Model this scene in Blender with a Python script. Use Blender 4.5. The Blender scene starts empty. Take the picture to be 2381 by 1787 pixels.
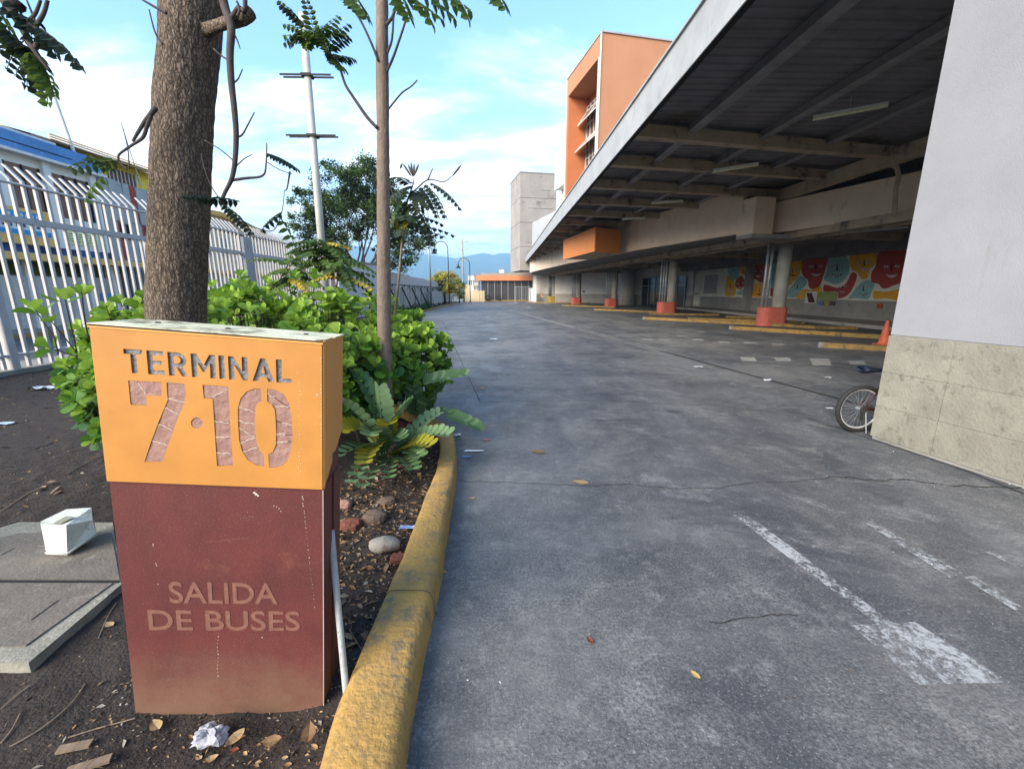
import bpy, math, random
from mathutils import Vector, Matrix, noise
random.seed(7)
S = bpy.context.scene
COL = S.collection
# ------------------------------------------------------------------ camera
F_PX, CX, CY = 985.0, 1190.5, 893.5
PITCH = math.atan((CY - 677) / F_PX)
YAW = math.radians(-1.42)
EYE = Vector((0, 0, 1.7))
cam_d = bpy.data.cameras.new('camera'); cam = bpy.data.objects.new('camera', cam_d); COL.objects.link(cam)
cam_d.sensor_width = 36; cam_d.lens = F_PX / 2381 * 36; cam_d.clip_start = 0.05; cam_d.clip_end = 40000
cam.location = EYE; cam.rotation_euler = (math.pi / 2 - PITCH, 0, YAW)
S.camera = cam
# ------------------------------------------------------------------ sky, sun, exposure
SUN_EL, SUN_AZ = math.radians(27), math.radians(225)      # azimuth clockwise from +Y: behind the camera, to the left
W = bpy.data.worlds.new('World'); S.world = W; W.use_nodes = True
nt = W.node_tree; nt.nodes.clear()
def N(t, **k):
    n = nt.nodes.new(t)
    for a, b in k.items(): setattr(n, a, b)
    return n
out = N('ShaderNodeOutputWorld'); bg = N('ShaderNodeBackground'); bg.inputs[1].default_value = 0.125
sky = N('ShaderNodeTexSky', sky_type='NISHITA'); sky.sun_disc = False
sky.sun_elevation = SUN_EL; sky.sun_rotation = SUN_AZ; sky.air_density = 1.0; sky.dust_density = 0.35; sky.ozone_density = 1.6
tc = N('ShaderNodeTexCoord'); sep = N('ShaderNodeSeparateXYZ'); nt.links.new(tc.outputs['Generated'], sep.inputs[0])
def math_(op, a, b=None, clamp=False):
    n = N('ShaderNodeMath', operation=op); n.use_clamp = clamp
    for i, v in enumerate((a, b)):
        if v is None: continue
        if isinstance(v, (int, float)): n.inputs[i].default_value = v
        else: nt.links.new(v, n.inputs[i])
    return n.outputs[0]
zc = math_('MAXIMUM', sep.outputs[2], 0.02)
den = math_('ADD', zc, 0.22)
px = math_('DIVIDE', sep.outputs[0], den); py = math_('DIVIDE', sep.outputs[1], den)
cmb = N('ShaderNodeCombineXYZ'); nt.links.new(px, cmb.inputs[0]); nt.links.new(py, cmb.inputs[1])
mp = N('ShaderNodeMapping'); mp.inputs['Rotation'].default_value = (0, 0, math.radians(-28)); mp.inputs['Scale'].default_value = (0.75, 1.5, 1); mp.inputs['Location'].default_value = (12.1, 5.2, 0)
nt.links.new(cmb.outputs[0], mp.inputs[0])
n1 = N('ShaderNodeTexNoise'); n1.inputs['Scale'].default_value = 1.5; n1.inputs['Detail'].default_value = 9; n1.inputs['Roughness'].default_value = .58; n1.inputs['Distortion'].default_value = .35
nt.links.new(mp.outputs[0], n1.inputs['Vector'])
# cloud cover grows towards the horizon
low = N('ShaderNodeMapRange'); low.inputs[1].default_value = 0.50; low.inputs[2].default_value = 0.06; low.inputs[3].default_value = -0.10; low.inputs[4].default_value = 0.30
nt.links.new(zc, low.inputs[0])
cov = math_('ADD', n1.outputs['Fac'], low.outputs[0])
ramp = N('ShaderNodeMapRange', interpolation_type='SMOOTHSTEP'); ramp.inputs[1].default_value = 0.465; ramp.inputs[2].default_value = 0.70; ramp.inputs[4].default_value = 0.95
nt.links.new(cov, ramp.inputs[0])
n2 = N('ShaderNodeTexNoise'); n2.inputs['Scale'].default_value = 3.4; n2.inputs['Detail'].default_value = 6
nt.links.new(mp.outputs[0], n2.inputs['Vector'])
cc = N('ShaderNodeValToRGB'); cc.color_ramp.elements[0].position = .34; cc.color_ramp.elements[1].position = .60
cc.color_ramp.elements[0].color = (2.75, 3.05, 3.4, 1); cc.color_ramp.elements[1].color = (5.8, 5.6, 5.3, 1)
nt.links.new(n2.outputs['Fac'], cc.inputs[0])
blue = N('ShaderNodeMixRGB', blend_type='MULTIPLY'); blue.inputs[0].default_value = 1; blue.inputs[2].default_value = (1.0, 1.16, 1.22, 1)
nt.links.new(sky.outputs[0], blue.inputs[1])
mx = N('ShaderNodeMixRGB'); nt.links.new(ramp.outputs[0], mx.inputs[0]); nt.links.new(blue.outputs[0], mx.inputs[1]); nt.links.new(cc.outputs[0], mx.inputs[2])
nt.links.new(mx.outputs[0], bg.inputs[0]); nt.links.new(bg.outputs[0], out.inputs[0])
sun_d = bpy.data.lights.new('sun', 'SUN'); sun = bpy.data.objects.new('sun', sun_d); COL.objects.link(sun)
sun_d.energy = 3.8; sun_d.angle = math.radians(45); sun_d.color = (1.0, 0.88, 0.70)
sd = Vector((math.sin(SUN_AZ) * math.cos(SUN_EL), math.cos(SUN_AZ) * math.cos(SUN_EL), math.sin(SUN_EL)))
sun.rotation_euler = sd.to_track_quat('Z', 'Y').to_euler()
S.view_settings.view_transform = 'Standard'; S.view_settings.look = 'None'; S.view_settings.gamma = 1
S.view_settings.use_curve_mapping = False; S.view_settings.exposure = 1.72
S.cycles.max_bounces = 8; S.cycles.diffuse_bounces = 6; S.cycles.transparent_max_bounces = 8; S.cycles.caustics_reflective = False; S.cycles.caustics_refractive = False
# ------------------------------------------------------------------ measuring: a point of the place seen along a line of sight, on a known plane
def _rz(v, a): c, s = math.cos(a), math.sin(a); return Vector((c * v[0] - s * v[1], s * v[0] + c * v[1], v[2]))
FW = _rz((0, math.cos(PITCH), -math.sin(PITCH)), YAW); UP = _rz((0, math.sin(PITCH), math.cos(PITCH)), YAW); RT = _rz((1, 0, 0), YAW)
def ray(x, y): return FW * F_PX + RT * (x - CX) - UP * (y - CY)
def G(x, y, z=0.0): r = ray(x, y); return EYE + r * ((z - 1.7) / r.z)
def AY(x, y, Y): r = ray(x, y); return EYE + r * (Y / r.y)
def AX(x, y, X): r = ray(x, y); return EYE + r * (X / r.x)
def plane_hit(x, y, P, n): r = ray(x, y); return EYE + r * (((Vector(P) - EYE).dot(n)) / r.dot(n))
def depth(p): return (Vector(p) - EYE).dot(FW)
# ------------------------------------------------------------------ materials
MATS = {}
def mat(name, base, var=None, vs=3.0, rough=.8, bump=.25, bs=60.0, stain=None, ss=1.3, sthr=.58, metal=0.0, spec=.35, stretch=(1, 1, 1), drip=None, detail=7):
    if name in MATS: return MATS[name]
    m = bpy.data.materials.new(name); m.use_nodes = True; t = m.node_tree; b = t.nodes['Principled BSDF']; L = t.links.new
    b.inputs['Roughness'].default_value = rough; b.inputs['Metallic'].default_value = metal; b.inputs['Specular IOR Level'].default_value = spec
    co = t.nodes.new('ShaderNodeTexCoord'); mp = t.nodes.new('ShaderNodeMapping'); mp.inputs['Scale'].default_value = stretch; L(co.outputs['Object'], mp.inputs[0])
    var = var or tuple(c * .8 for c in base)
    n = t.nodes.new('ShaderNodeTexNoise'); n.inputs['Scale'].default_value = vs; n.inputs['Detail'].default_value = detail; n.inputs['Roughness'].default_value = .6; L(mp.outputs[0], n.inputs['Vector'])
    r = t.nodes.new('ShaderNodeMapRange'); r.inputs[1].default_value = .36; r.inputs[2].default_value = .66; L(n.outputs['Fac'], r.inputs[0])
    mx = t.nodes.new('ShaderNodeMixRGB'); mx.inputs[1].default_value = (*base, 1); mx.inputs[2].default_value = (*var, 1); L(r.outputs[0], mx.inputs[0])
    c = mx.outputs[0]
    if stain:
        n2 = t.nodes.new('ShaderNodeTexNoise'); n2.inputs['Scale'].default_value = ss; n2.inputs['Detail'].default_value = 9; n2.inputs['Roughness'].default_value = .68
        if drip:
            m2 = t.nodes.new('ShaderNodeMapping'); m2.inputs['Scale'].default_value = drip; L(co.outputs['Object'], m2.inputs[0]); L(m2.outputs[0], n2.inputs['Vector'])
        else: L(mp.outputs[0], n2.inputs['Vector'])
        r2 = t.nodes.new('ShaderNodeMapRange'); r2.inputs[1].default_value = sthr; r2.inputs[2].default_value = sthr + .12; L(n2.outputs['Fac'], r2.inputs[0])
        m3 = t.nodes.new('ShaderNodeMixRGB'); m3.inputs[2].default_value = (*stain, 1); L(c, m3.inputs[1]); L(r2.outputs[0], m3.inputs[0]); c = m3.outputs[0]
    L(c, b.inputs['Base Color'])
    if bump:
        n3 = t.nodes.new('ShaderNodeTexNoise'); n3.inputs['Scale'].default_value = bs; n3.inputs['Detail'].default_value = 5; L(mp.outputs[0], n3.inputs['Vector'])
        bp = t.nodes.new('ShaderNodeBump'); bp.inputs['Strength'].default_value = bump; bp.inputs['Distance'].default_value = .01
        L(n3.outputs['Fac'], bp.inputs['Height']); L(bp.outputs[0], b.inputs['Normal'])
    MATS[name] = m; return m
def leafmat(name, c, c2, trans=.35, rough=.45):
    m = bpy.data.materials.new(name); m.use_nodes = True; t = m.node_tree; L = t.links.new
    b = t.nodes['Principled BSDF']; o = t.nodes['Material Output']
    b.inputs['Roughness'].default_value = rough + .1; b.inputs['Specular IOR Level'].default_value = .25
    g = t.nodes.new('ShaderNodeNewGeometry'); n = t.nodes.new('ShaderNodeTexNoise'); n.inputs['Scale'].default_value = 5; L(g.outputs['Position'], n.inputs['Vector'])
    r = t.nodes.new('ShaderNodeMapRange'); r.inputs[1].default_value = .35; r.inputs[2].default_value = .65; L(n.outputs['Fac'], r.inputs[0])
    mx = t.nodes.new('ShaderNodeMixRGB'); mx.inputs[1].default_value = (*c, 1); mx.inputs[2].default_value = (*c2, 1); L(r.outputs[0], mx.inputs[0])
    L(mx.outputs[0], b.inputs['Base Color'])
    tr = t.nodes.new('ShaderNodeBsdfTranslucent'); L(mx.outputs[0], tr.inputs[0])
    ms = t.nodes.new('ShaderNodeMixShader'); ms.inputs[0].default_value = trans; L(b.outputs[0], ms.inputs[1]); L(tr.outputs[0], ms.inputs[2]); L(ms.outputs[0], o.inputs['Surface'])
    MATS[name] = m; return m
# ------------------------------------------------------------------ mesh helpers
WMX = {}
class MB:
    def __init__(s): s.v = []; s.f = []; s.mi = []; s.cur = 0
    def add(s, vs, fs):
        k = len(s.v); s.v += [tuple(p) for p in vs]; s.f += [tuple(i + k for i in f) for f in fs]; s.mi += [s.cur] * len(fs); return s
    def box(s, a, b, M=None):
        x0, y0, z0 = a; x1, y1, z1 = b
        vs = [Vector(p) for p in ((x0, y0, z0), (x1, y0, z0), (x1, y1, z0), (x0, y1, z0), (x0, y0, z1), (x1, y0, z1), (x1, y1, z1), (x0, y1, z1))]
        if M is not None: vs = [M @ p for p in vs]
        return s.add(vs, [(0, 3, 2, 1), (4, 5, 6, 7), (0, 1, 5, 4), (1, 2, 6, 5), (2, 3, 7, 6), (3, 0, 4, 7)])
    def beam(s, p, q, w, h, up=(0, 0, 1)):
        p, q = Vector(p), Vector(q); d = (q - p); L = d.length; d.normalize(); sd = d.cross(Vector(up)).normalized(); u = sd.cross(d)
        M = Matrix((( *sd, 0), (*d, 0), (*u, 0), (0, 0, 0, 1))).transposed(); M.translation = p
        return s.box((-w / 2, 0, -h / 2), (w / 2, L, h / 2), M)
    def prism(s, pts, vec):
        vec = Vector(vec); pts = [Vector(p) for p in pts]; n = len(pts)
        fs = [tuple(range(n)), tuple(range(2 * n - 1, n - 1, -1))] + [(i, i + n, (i + 1) % n + n, (i + 1) % n) for i in range(n)]
        return s.add(pts + [p + vec for p in pts], fs)
    def tube(s, pts, rad, n=8, caps=True, wob=0.0):
        pts = [Vector(p) for p in pts]
        if not isinstance(rad, (list, tuple)): rad = [rad] * len(pts)
        k = len(s.v); prev = None; V = []
        for i, p in enumerate(pts):
            d = (pts[min(i + 1, len(pts) - 1)] - pts[max(i - 1, 0)]).normalized()
            if prev is None: a = d.orthogonal().normalized()
            else: a = (prev - d * prev.dot(d)).normalized()
            prev = a; b = d.cross(a)
            for j in range(n):
                t = 2 * math.pi * j / n; r = rad[i]
                if wob: r *= 1 + wob * noise.noise(p * 6 + Vector((math.cos(t) * 2, math.sin(t) * 2, 0)))
                V.append(p + a * math.cos(t) * r + b * math.sin(t) * r)
        fs = []
        for i in range(len(pts) - 1):
            for j in range(n):
                fs.append((i * n + j, i * n + (j + 1) % n, (i + 1) * n + (j + 1) % n, (i + 1) * n + j))
        if caps: fs += [tuple(range(n - 1, -1, -1)), tuple((len(pts) - 1) * n + j for j in range(n))]
        return s.add(V, fs)
    def lathe(s, prof, c, n=20, axis=None):
        c = Vector(c); V = []; R = axis or Matrix.Identity(3)
        for r, z in prof:
            for j in range(n):
                t = 2 * math.pi * j / n; V.append(c + R @ Vector((r * math.cos(t), r * math.sin(t), z)))
        fs = []
        for i in range(len(prof) - 1):
            for j in range(n): fs.append((i * n + j, i * n + (j + 1) % n, (i + 1) * n + (j + 1) % n, (i + 1) * n + j))
        return s.add(V, fs)
    def mesh(s, name, mats, smooth=False):
        me = bpy.data.meshes.new(name); me.from_pydata(s.v, [], s.f)
        for m in (mats if isinstance(mats, (list, tuple)) else [mats]): me.materials.append(m)
        if any(s.mi): me.polygons.foreach_set('material_index', s.mi)
        if smooth: me.polygons.foreach_set('use_smooth', [True] * len(s.f))
        me.update(); return me
    def build(s, name, mats, parent=None, smooth=False, local=False, **tags):
        if parent is not None and not local:
            iv = WMX[parent.name].inverted(); s.v = [tuple(iv @ Vector(p)) for p in s.v]
        return put(s.mesh(name, mats, smooth), name, parent, **tags)
def put(me, name, parent=None, loc=None, M=None, **tags):
    o = bpy.data.objects.new(name, me); COL.objects.link(o)
    pm = WMX[parent.name] if parent is not None else Matrix.Identity(4)
    if parent is not None: o.parent = parent
    lm = M if M is not None else Matrix.Translation(loc) if loc is not None else Matrix.Identity(4)
    o.matrix_local = lm; WMX[o.name] = pm @ lm
    for k, v in tags.items():
        if v: o[{'cat': 'category'}.get(k, k)] = v
    return o
def thing(name, label, cat, loc=(0, 0, 0), group=None, M=None):
    o = put(None, name, M=M if M is not None else Matrix.Translation(loc), label=label, cat=cat, group=group); o.empty_display_size = .1
    return o
def solo(mb, name, mats, label, cat, base, group=None, smooth=False):     # a thing that is one mesh, its origin at its base
    b = Vector(base); mb.v = [tuple(Vector(p) - b) for p in mb.v]
    return put(mb.mesh(name, mats, smooth), name, loc=b, label=label, cat=cat, group=group)
def rot_axes(x, y, z, t=(0, 0, 0)):
    M = Matrix((( *x, 0), (*y, 0), (*z, 0), (0, 0, 0, 1))).transposed(); M.translation = Vector(t); return M
def curve_mesh(polys, thick, font=None, size=1, offset=0.0):               # flat outlines (with holes) to a thin solid
    cd = bpy.data.curves.new('outline', 'CURVE'); cd.dimensions = '2D'; cd.fill_mode = 'BOTH'; cd.extrude = thick / 2
    for P in polys:
        sp = cd.splines.new('POLY'); sp.points.add(len(P) - 1); sp.use_cyclic_u = True
        for i, p in enumerate(P): sp.points[i].co = (p[0], p[1], 0, 1)
    o = bpy.data.objects.new('outline', cd); COL.objects.link(o); dg = bpy.context.evaluated_depsgraph_get()
    me = bpy.data.meshes.new_from_object(o.evaluated_get(dg)); bpy.data.objects.remove(o); bpy.data.curves.remove(cd); return me
def text_mesh(txt, size, thick, offset=0.0, spacing=1.0):
    cd = bpy.data.curves.new('outline', 'FONT'); cd.body = txt; cd.size = size; cd.extrude = thick / 2; cd.offset = offset; cd.space_character = spacing; cd.resolution_u = 4
    o = bpy.data.objects.new('outline', cd); COL.objects.link(o); dg = bpy.context.evaluated_depsgraph_get()
    me = bpy.data.meshes.new_from_object(o.evaluated_get(dg)); bpy.data.objects.remove(o); bpy.data.curves.remove(cd); return me
# ------------------------------------------------------------------ shared materials
m_conc = mat('concrete', (.30, .29, .275), (.22, .215, .2), vs=2, stain=(.13, .125, .11), ss=3, bump=.3, bs=45)
m_dark = mat('dark_void', (.018, .018, .02), rough=.9, bump=0)
m_white = mat('white_paint', (.72, .73, .72), (.60, .61, .60), vs=4, rough=.55, stain=(.35, .33, .3), ss=5, sthr=.66, bump=.1)
m_steel = mat('galvanised_steel', (.42, .44, .46), (.33, .35, .37), vs=12, rough=.45, metal=.5, bump=.1)
m_black = mat('black_rubber', (.02, .02, .021), rough=.75, bump=.1)
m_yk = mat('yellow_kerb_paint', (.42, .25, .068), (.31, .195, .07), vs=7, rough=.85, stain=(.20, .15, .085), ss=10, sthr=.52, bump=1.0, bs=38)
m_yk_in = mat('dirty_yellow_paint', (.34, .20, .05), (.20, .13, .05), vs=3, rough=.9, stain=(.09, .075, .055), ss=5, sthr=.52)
m_bark = mat('rough_bark', (.22, .168, .128), (.11, .08, .06), vs=58, rough=.95, bump=1.0, bs=60, stretch=(1, 1, .28), stain=(.27, .22, .17), ss=75, sthr=.57)
def furrows(m, scale, st):
    t = m.node_tree; b = t.nodes['Principled BSDF']; L = t.links.new; src = b.inputs['Base Color'].links[0].from_socket; nb = b.inputs['Normal'].links[0].from_socket
    co = t.nodes.new('ShaderNodeTexCoord'); n = t.nodes.new('ShaderNodeTexNoise'); n.inputs['Scale'].default_value = scale * .5; n.inputs['Detail'].default_value = 4; L(co.outputs['Object'], n.inputs['Vector'])
    x = t.nodes.new('ShaderNodeMixRGB'); x.inputs[0].default_value = .035; L(co.outputs['Object'], x.inputs[1]); L(n.outputs['Color'], x.inputs[2]); mp = t.nodes.new('ShaderNodeMapping'); mp.inputs['Scale'].default_value = st; L(x.outputs[0], mp.inputs[0])
    v = t.nodes.new('ShaderNodeTexVoronoi'); v.feature = 'DISTANCE_TO_EDGE'; v.inputs['Scale'].default_value = scale; L(mp.outputs[0], v.inputs['Vector'])
    r = t.nodes.new('ShaderNodeMapRange'); r.inputs[1].default_value = 0; r.inputs[2].default_value = .22; r.inputs[3].default_value = .9; r.inputs[4].default_value = 0; L(v.outputs['Distance'], r.inputs[0])
    y = t.nodes.new('ShaderNodeMixRGB'); y.inputs[2].default_value = (.035, .025, .019, 1); L(r.outputs[0], y.inputs[0]); L(src, y.inputs[1]); L(y.outputs[0], b.inputs['Base Color'])
    bp = t.nodes.new('ShaderNodeBump'); bp.inputs['Strength'].default_value = .9; bp.inputs['Distance'].default_value = .012; L(v.outputs['Distance'], bp.inputs['Height']); L(nb, bp.inputs['Normal']); L(bp.outputs[0], b.inputs['Normal'])
furrows(m_bark, 62, (1, 1, .34))
m_bark2 = mat('thin_bark', (.23, .17, .135), (.16, .12, .095), vs=25, rough=.92, bump=.8, bs=60, stretch=(1, 1, .5), stain=(.07, .055, .045), ss=24, sthr=.6)
m_twig = mat('twig_bark', (.05, .042, .045), (.08, .065, .06), vs=20, rough=.9, bump=.3)
# ------------------------------------------------------------------ ground
def road_material():
    m = bpy.data.materials.new('worn_asphalt'); m.use_nodes = True; t = m.node_tree; b = t.nodes['Principled BSDF']; L = t.links.new
    co = t.nodes.new('ShaderNodeTexCoord')
    def noi(scale, detail=7, rough=.6, sc=(1, 1, 1), dist=0):
        mp = t.nodes.new('ShaderNodeMapping'); mp.inputs['Scale'].default_value = sc; L(co.outputs['Object'], mp.inputs[0])
        n = t.nodes.new('ShaderNodeTexNoise'); n.inputs['Scale'].default_value = scale; n.inputs['Detail'].default_value = detail; n.inputs['Roughness'].default_value = rough; n.inputs['Distortion'].default_value = dist
        L(mp.outputs[0], n.inputs['Vector']); return n.outputs['Fac']
    def mr(v, a, b_, c=0, d=1):
        r = t.nodes.new('ShaderNodeMapRange'); r.inputs[1].default_value = a; r.inputs[2].default_value = b_; r.inputs[3].default_value = c; r.inputs[4].default_value = d; L(v, r.inputs[0]); return r.outputs[0]
    def mix(f, a, c, mode='MIX'):
        x = t.nodes.new('ShaderNodeMixRGB'); x.blend_type = mode
        for i, v in ((0, f), (1, a), (2, c)):
            if isinstance(v, (int, float)): x.inputs[i].default_value = v
            elif isinstance(v, tuple): x.inputs[i].default_value = (*v, 1)
            else: L(v, x.inputs[i])
        return x.outputs[0]
    c = mix(mr(noi(.55, 9, .66, dist=.4), .36, .62), (.066, .068, .074), (.235, .228, .22))
    c = mix(mr(noi(1.0, 7, .6, (1.6, .16, 1)), .44, .64, 0, .8), c, (.058, .063, .074))            # wheel tracks
    c = mix(mr(noi(2.2, 10, .74, dist=.6), .53, .68, 0, .75), c, (.37, .36, .35))                  # pale worn patches
    c = mix(mr(noi(1.4, 8, .7, dist=1), .62, .74, 0, .75), c, (.030, .028, .030))                   # oil and dirt
    c = mix(mr(noi(60, 3, .75), .38, .60, 0, .75), c, (.035, .037, .043))
    c = mix(mr(noi(80, 2, .8), .58, .70, 0, .9), c, (.30, .30, .305))                              # aggregate grains
    c = mix(mr(noi(22, 4, .8), .70, .76, 0, .8), c, (.42, .42, .42))                             # specks of litter and lime
    def spots(scale, r0, r1, col, thr):
        v = t.nodes.new('ShaderNodeTexVoronoi'); v.inputs['Scale'].default_value = scale; mpp = t.nodes.new('ShaderNodeMapping'); L(co.outputs['Object'], mpp.inputs[0]); nn = t.nodes.new('ShaderNodeTexNoise'); nn.inputs['Scale'].default_value = 9; L(co.outputs['Object'], nn.inputs['Vector'])
        mm_ = t.nodes.new('ShaderNodeMixRGB'); mm_.inputs[0].default_value = .04; L(mpp.outputs[0], mm_.inputs[1]); L(nn.outputs['Color'], mm_.inputs[2]); L(mm_.outputs[0], v.inputs['Vector'])
        sp = t.nodes.new('ShaderNodeSeparateColor'); L(v.outputs['Color'], sp.inputs[0]); k1 = mr(v.outputs['Distance'], r0, r1, 1, 0); k2 = mr(sp.outputs[0], thr, thr + .02)
        q = t.nodes.new('ShaderNodeMath'); q.operation = 'MULTIPLY'; L(k1, q.inputs[0]); L(k2, q.inputs[1]); q2 = t.nodes.new('ShaderNodeMath'); q2.operation = 'MULTIPLY'; L(q.outputs[0], q2.inputs[0]); q2.inputs[1].default_value = .75; return mix(q2.outputs[0], c, col)
    c = spots(1.1, .05, .17, (.035, .035, .038), .62)
    c = spots(4.5, .03, .10, (.03, .03, .03), .70)
    c = spots(6.5, .02, .07, (.36, .36, .35), .80)
    c = mix(mr(noi(.33, 6, .68, dist=.8), .46, .60, 0, .5), c, (.22, .217, .212))
    c = mix(mr(noi(.8, 8, .7, dist=1.2), .54, .66, 0, .6), c, (.065, .067, .074))
    c = mix(mr(noi(9, 9, .82), .42, .60, 0, .42), c, (.055, .057, .063))
    c = mix(mr(noi(6, 9, .85), .54, .66, 0, .45), c, (.30, .295, .285))
    L(c, b.inputs['Base Color'])
    L(mr(noi(.9, 6, .6), .3, .7, .42, .74), b.inputs['Roughness']); b.inputs['Specular IOR Level'].default_value = .45
    bp = t.nodes.new('ShaderNodeBump'); bp.inputs['Strength'].default_value = .55; bp.inputs['Distance'].default_value = .008; L(noi(85, 4, .7), bp.inputs['Height'])
    bp2 = t.nodes.new('ShaderNodeBump'); bp2.inputs['Strength'].default_value = .35; bp2.inputs['Distance'].default_value = .05; L(noi(3.5, 6, .6), bp2.inputs['Height']); L(bp2.outputs[0], bp.inputs['Normal'])
    L(bp.outputs[0], b.inputs['Normal']); return m
m_road = road_material()
m_gnd = mat('dry_ground', (.16, .14, .11), (.10, .11, .07), vs=.05, rough=1, bump=0)
g = MB(); g.add([(-15000, -3000, -.06), (15000, -3000, -.06), (15000, 9000, -.06), (-15000, 9000, -.06)], [(0, 1, 2, 3)]); g.build('ground', m_gnd, kind='structure')
m_st = mat('street_asphalt', (.11, .115, .125), (.08, .085, .095), vs=1.2, rough=.85, bump=.3, bs=50)
g = MB(); g.add([(-18.2, -10, -.03), (-11.6, -10, -.03), (-11.6, 90, -.03), (-18.2, 90, -.03)], [(0, 1, 2, 3)]); g.build('street', m_st, kind='structure')
g = MB(); g.box((-11.6, -10, -.05), (-10.25, 90, .06)); g.build('pavement', m_conc, kind='structure')
g = MB(); g.box((-20, -10, -.05), (-18.2, 90, .14)); g.build('pavement', m_conc, kind='structure')
g = MB(); g.box((-18.2, -10, -.05), (-18.03, 90, .13)); g.build('street_kerb', m_yk, kind='structure')
# the kerb of the planting bed, measured along the foot of its outer face
KP = [(-.30, -1.5), (-.31, 0.6)] + [tuple(G(*p)[:2]) for p in ((944, 1787), (982, 1555), (1022.6, 1368), (1048, 1202), (1062, 1116), (1060, 1051), (1048, 1015))] + \
     [(-1.0, 5.35), (-1.7, 6.3), (-2.7, 7.6), (-4.2, 10.2), (-5.5, 14.5), (-6.2, 20), (-6.41, 25.2), (-6.45, 40), (-6.55, 69)]
def smooth_path(P, n=6):
    R = []
    for i in range(len(P) - 1):
        p0, p1, p2, p3 = [Vector(P[max(0, min(len(P) - 1, i + k))]) for k in (-1, 0, 1, 2)]
        for j in range(n):
            u = j / n; R.append(.5 * ((2 * p1) + (p2 - p0) * u + (2 * p0 - 5 * p1 + 4 * p2 - p3) * u * u + (3 * p1 - p0 - 3 * p2 + p3) * u ** 3))
    return R + [Vector(P[-1])]
KS = smooth_path(KP)
def kerb_scale(y): return 1.05 if y < 1.4 else max(.62, 1.05 - .45 * (y - 1.4) / 2.8)
def sweep(path, prof, name, m, wob=0.0, **tags):        # prof: (inward offset, z) points; inward = to the left of the path
    b = MB(); V = []; n = len(prof)
    for i, p in enumerate(path):
        d = (path[min(i + 1, len(path) - 1)] - path[max(i - 1, 0)]).normalized(); l = Vector((-d.y, d.x)); ks = kerb_scale(p.y)
        for j, (o, z) in enumerate(prof):
            o *= ks
            w = noise.noise(Vector((p.x * 5, p.y * 5, j * 3.1))) * wob
            q = p + l * (o + w); V.append((q.x, q.y, z + (w if z > .02 else 0)))
    fs = [(i * n + j, (i + 1) * n + j, (i + 1) * n + j + 1, i * n + j + 1) for i in range(len(path) - 1) for j in range(n - 1)]
    b.add(V, fs); return b.build(name, m, smooth=True, **tags)
sweep(KS, [(-.005, -.04), (0, .02), (.010, .10), (.024, .129), (.055, .142), (.14, .147), (.225, .143), (.255, .130), (.27, .10), (.28, -.1)], 'kerb', m_yk, wob=.008, kind='structure')
g = MB(); kk = [Vector((-.30, -8))] + KS + [Vector((-6.6, 74)), Vector((-12, 76)), Vector((-12, 95))]; V = []
for p in kk: V += [(p.x - .05 if p.y < 70 else p.x, p.y, 0), (26, p.y, 0)]
g.add(V, [(2 * i, 2 * i + 1, 2 * i + 3, 2 * i + 2) for i in range(len(kk) - 1)]); g.build('road', m_road, kind='structure')
# soil bed: everything between the fence and the kerb, heaped a little
m_soil = mat('dark_soil', (.045, .034, .029), (.024, .018, .016), vs=14, rough=.95, bump=1.0, bs=70, stain=(.10, .085, .07), ss=40, sthr=.66)
def inner_x(y):
    best = None
    for a, b in zip(KS, KS[1:]):
        if min(a.y, b.y) <= y <= max(a.y, b.y) and a.y != b.y:
            x = a.x + (b.x - a.x) * (y - a.y) / (b.y - a.y); best = x if best is None else min(best, x)
    return (best if best is not None else -.4) - .24 * kerb_scale(y)
def soil_z(x, y):
    k = inner_x(y); e = min(1, max(0, (k - x) / .25))
    z = .05 + .022 * noise.noise(Vector((x * 1.3, y * 1.3, 0))) + .012 * noise.noise(Vector((x * 7, y * 7, 3))) + .006 * noise.noise(Vector((x * 22, y * 22, 5)))
    d = math.hypot(x + .95, (y - 1.48)); s = max(0, 1 - d / 1.1)                      # the hollow worn at the sign's foot
    z -= .085 * (s ** .7) * min(1, max(0, (x + 1.9) / .6))
    return z * (.35 + .65 * e) if x > -10.1 else .05
def grid(x0f, x1, y0, y1, nx, ny):
    b = MB(); V = []
    for j in range(ny + 1):
        y = y0 + (y1 - y0) * j / ny; xk = inner_x(y)
        for i in range(nx + 1):
            x = x0f + (xk - x0f) * (i / nx); V.append((x, y, soil_z(x, y)))
    b.add(V, [(j * (nx + 1) + i, j * (nx + 1) + i + 1, (j + 1) * (nx + 1) + i + 1, (j + 1) * (nx + 1) + i) for j in range(ny) for i in range(nx)]); return b
b = grid(-5.0, 0, -.6, 5.2, 220, 230); b.build('soil_bed', m_soil, smooth=True, kind='structure')
b = grid(-10.08, 0, 5.2, 69, 30, 160); b.build('soil_bed', m_soil, smooth=True, kind='structure')
b = MB(); V = []
for j in range(41):
    for i in range(31):
        x = -10.08 + 5.08 * i / 30; y = -.6 + 5.8 * j / 40; V.append((x, y, soil_z(x, y)))
b.add(V, [(j * 31 + i, j * 31 + i + 1, (j + 1) * 31 + i + 1, (j + 1) * 31 + i) for j in range(40) for i in range(30)]); b.build('soil_bed', m_soil, smooth=True, kind='structure')
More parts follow.
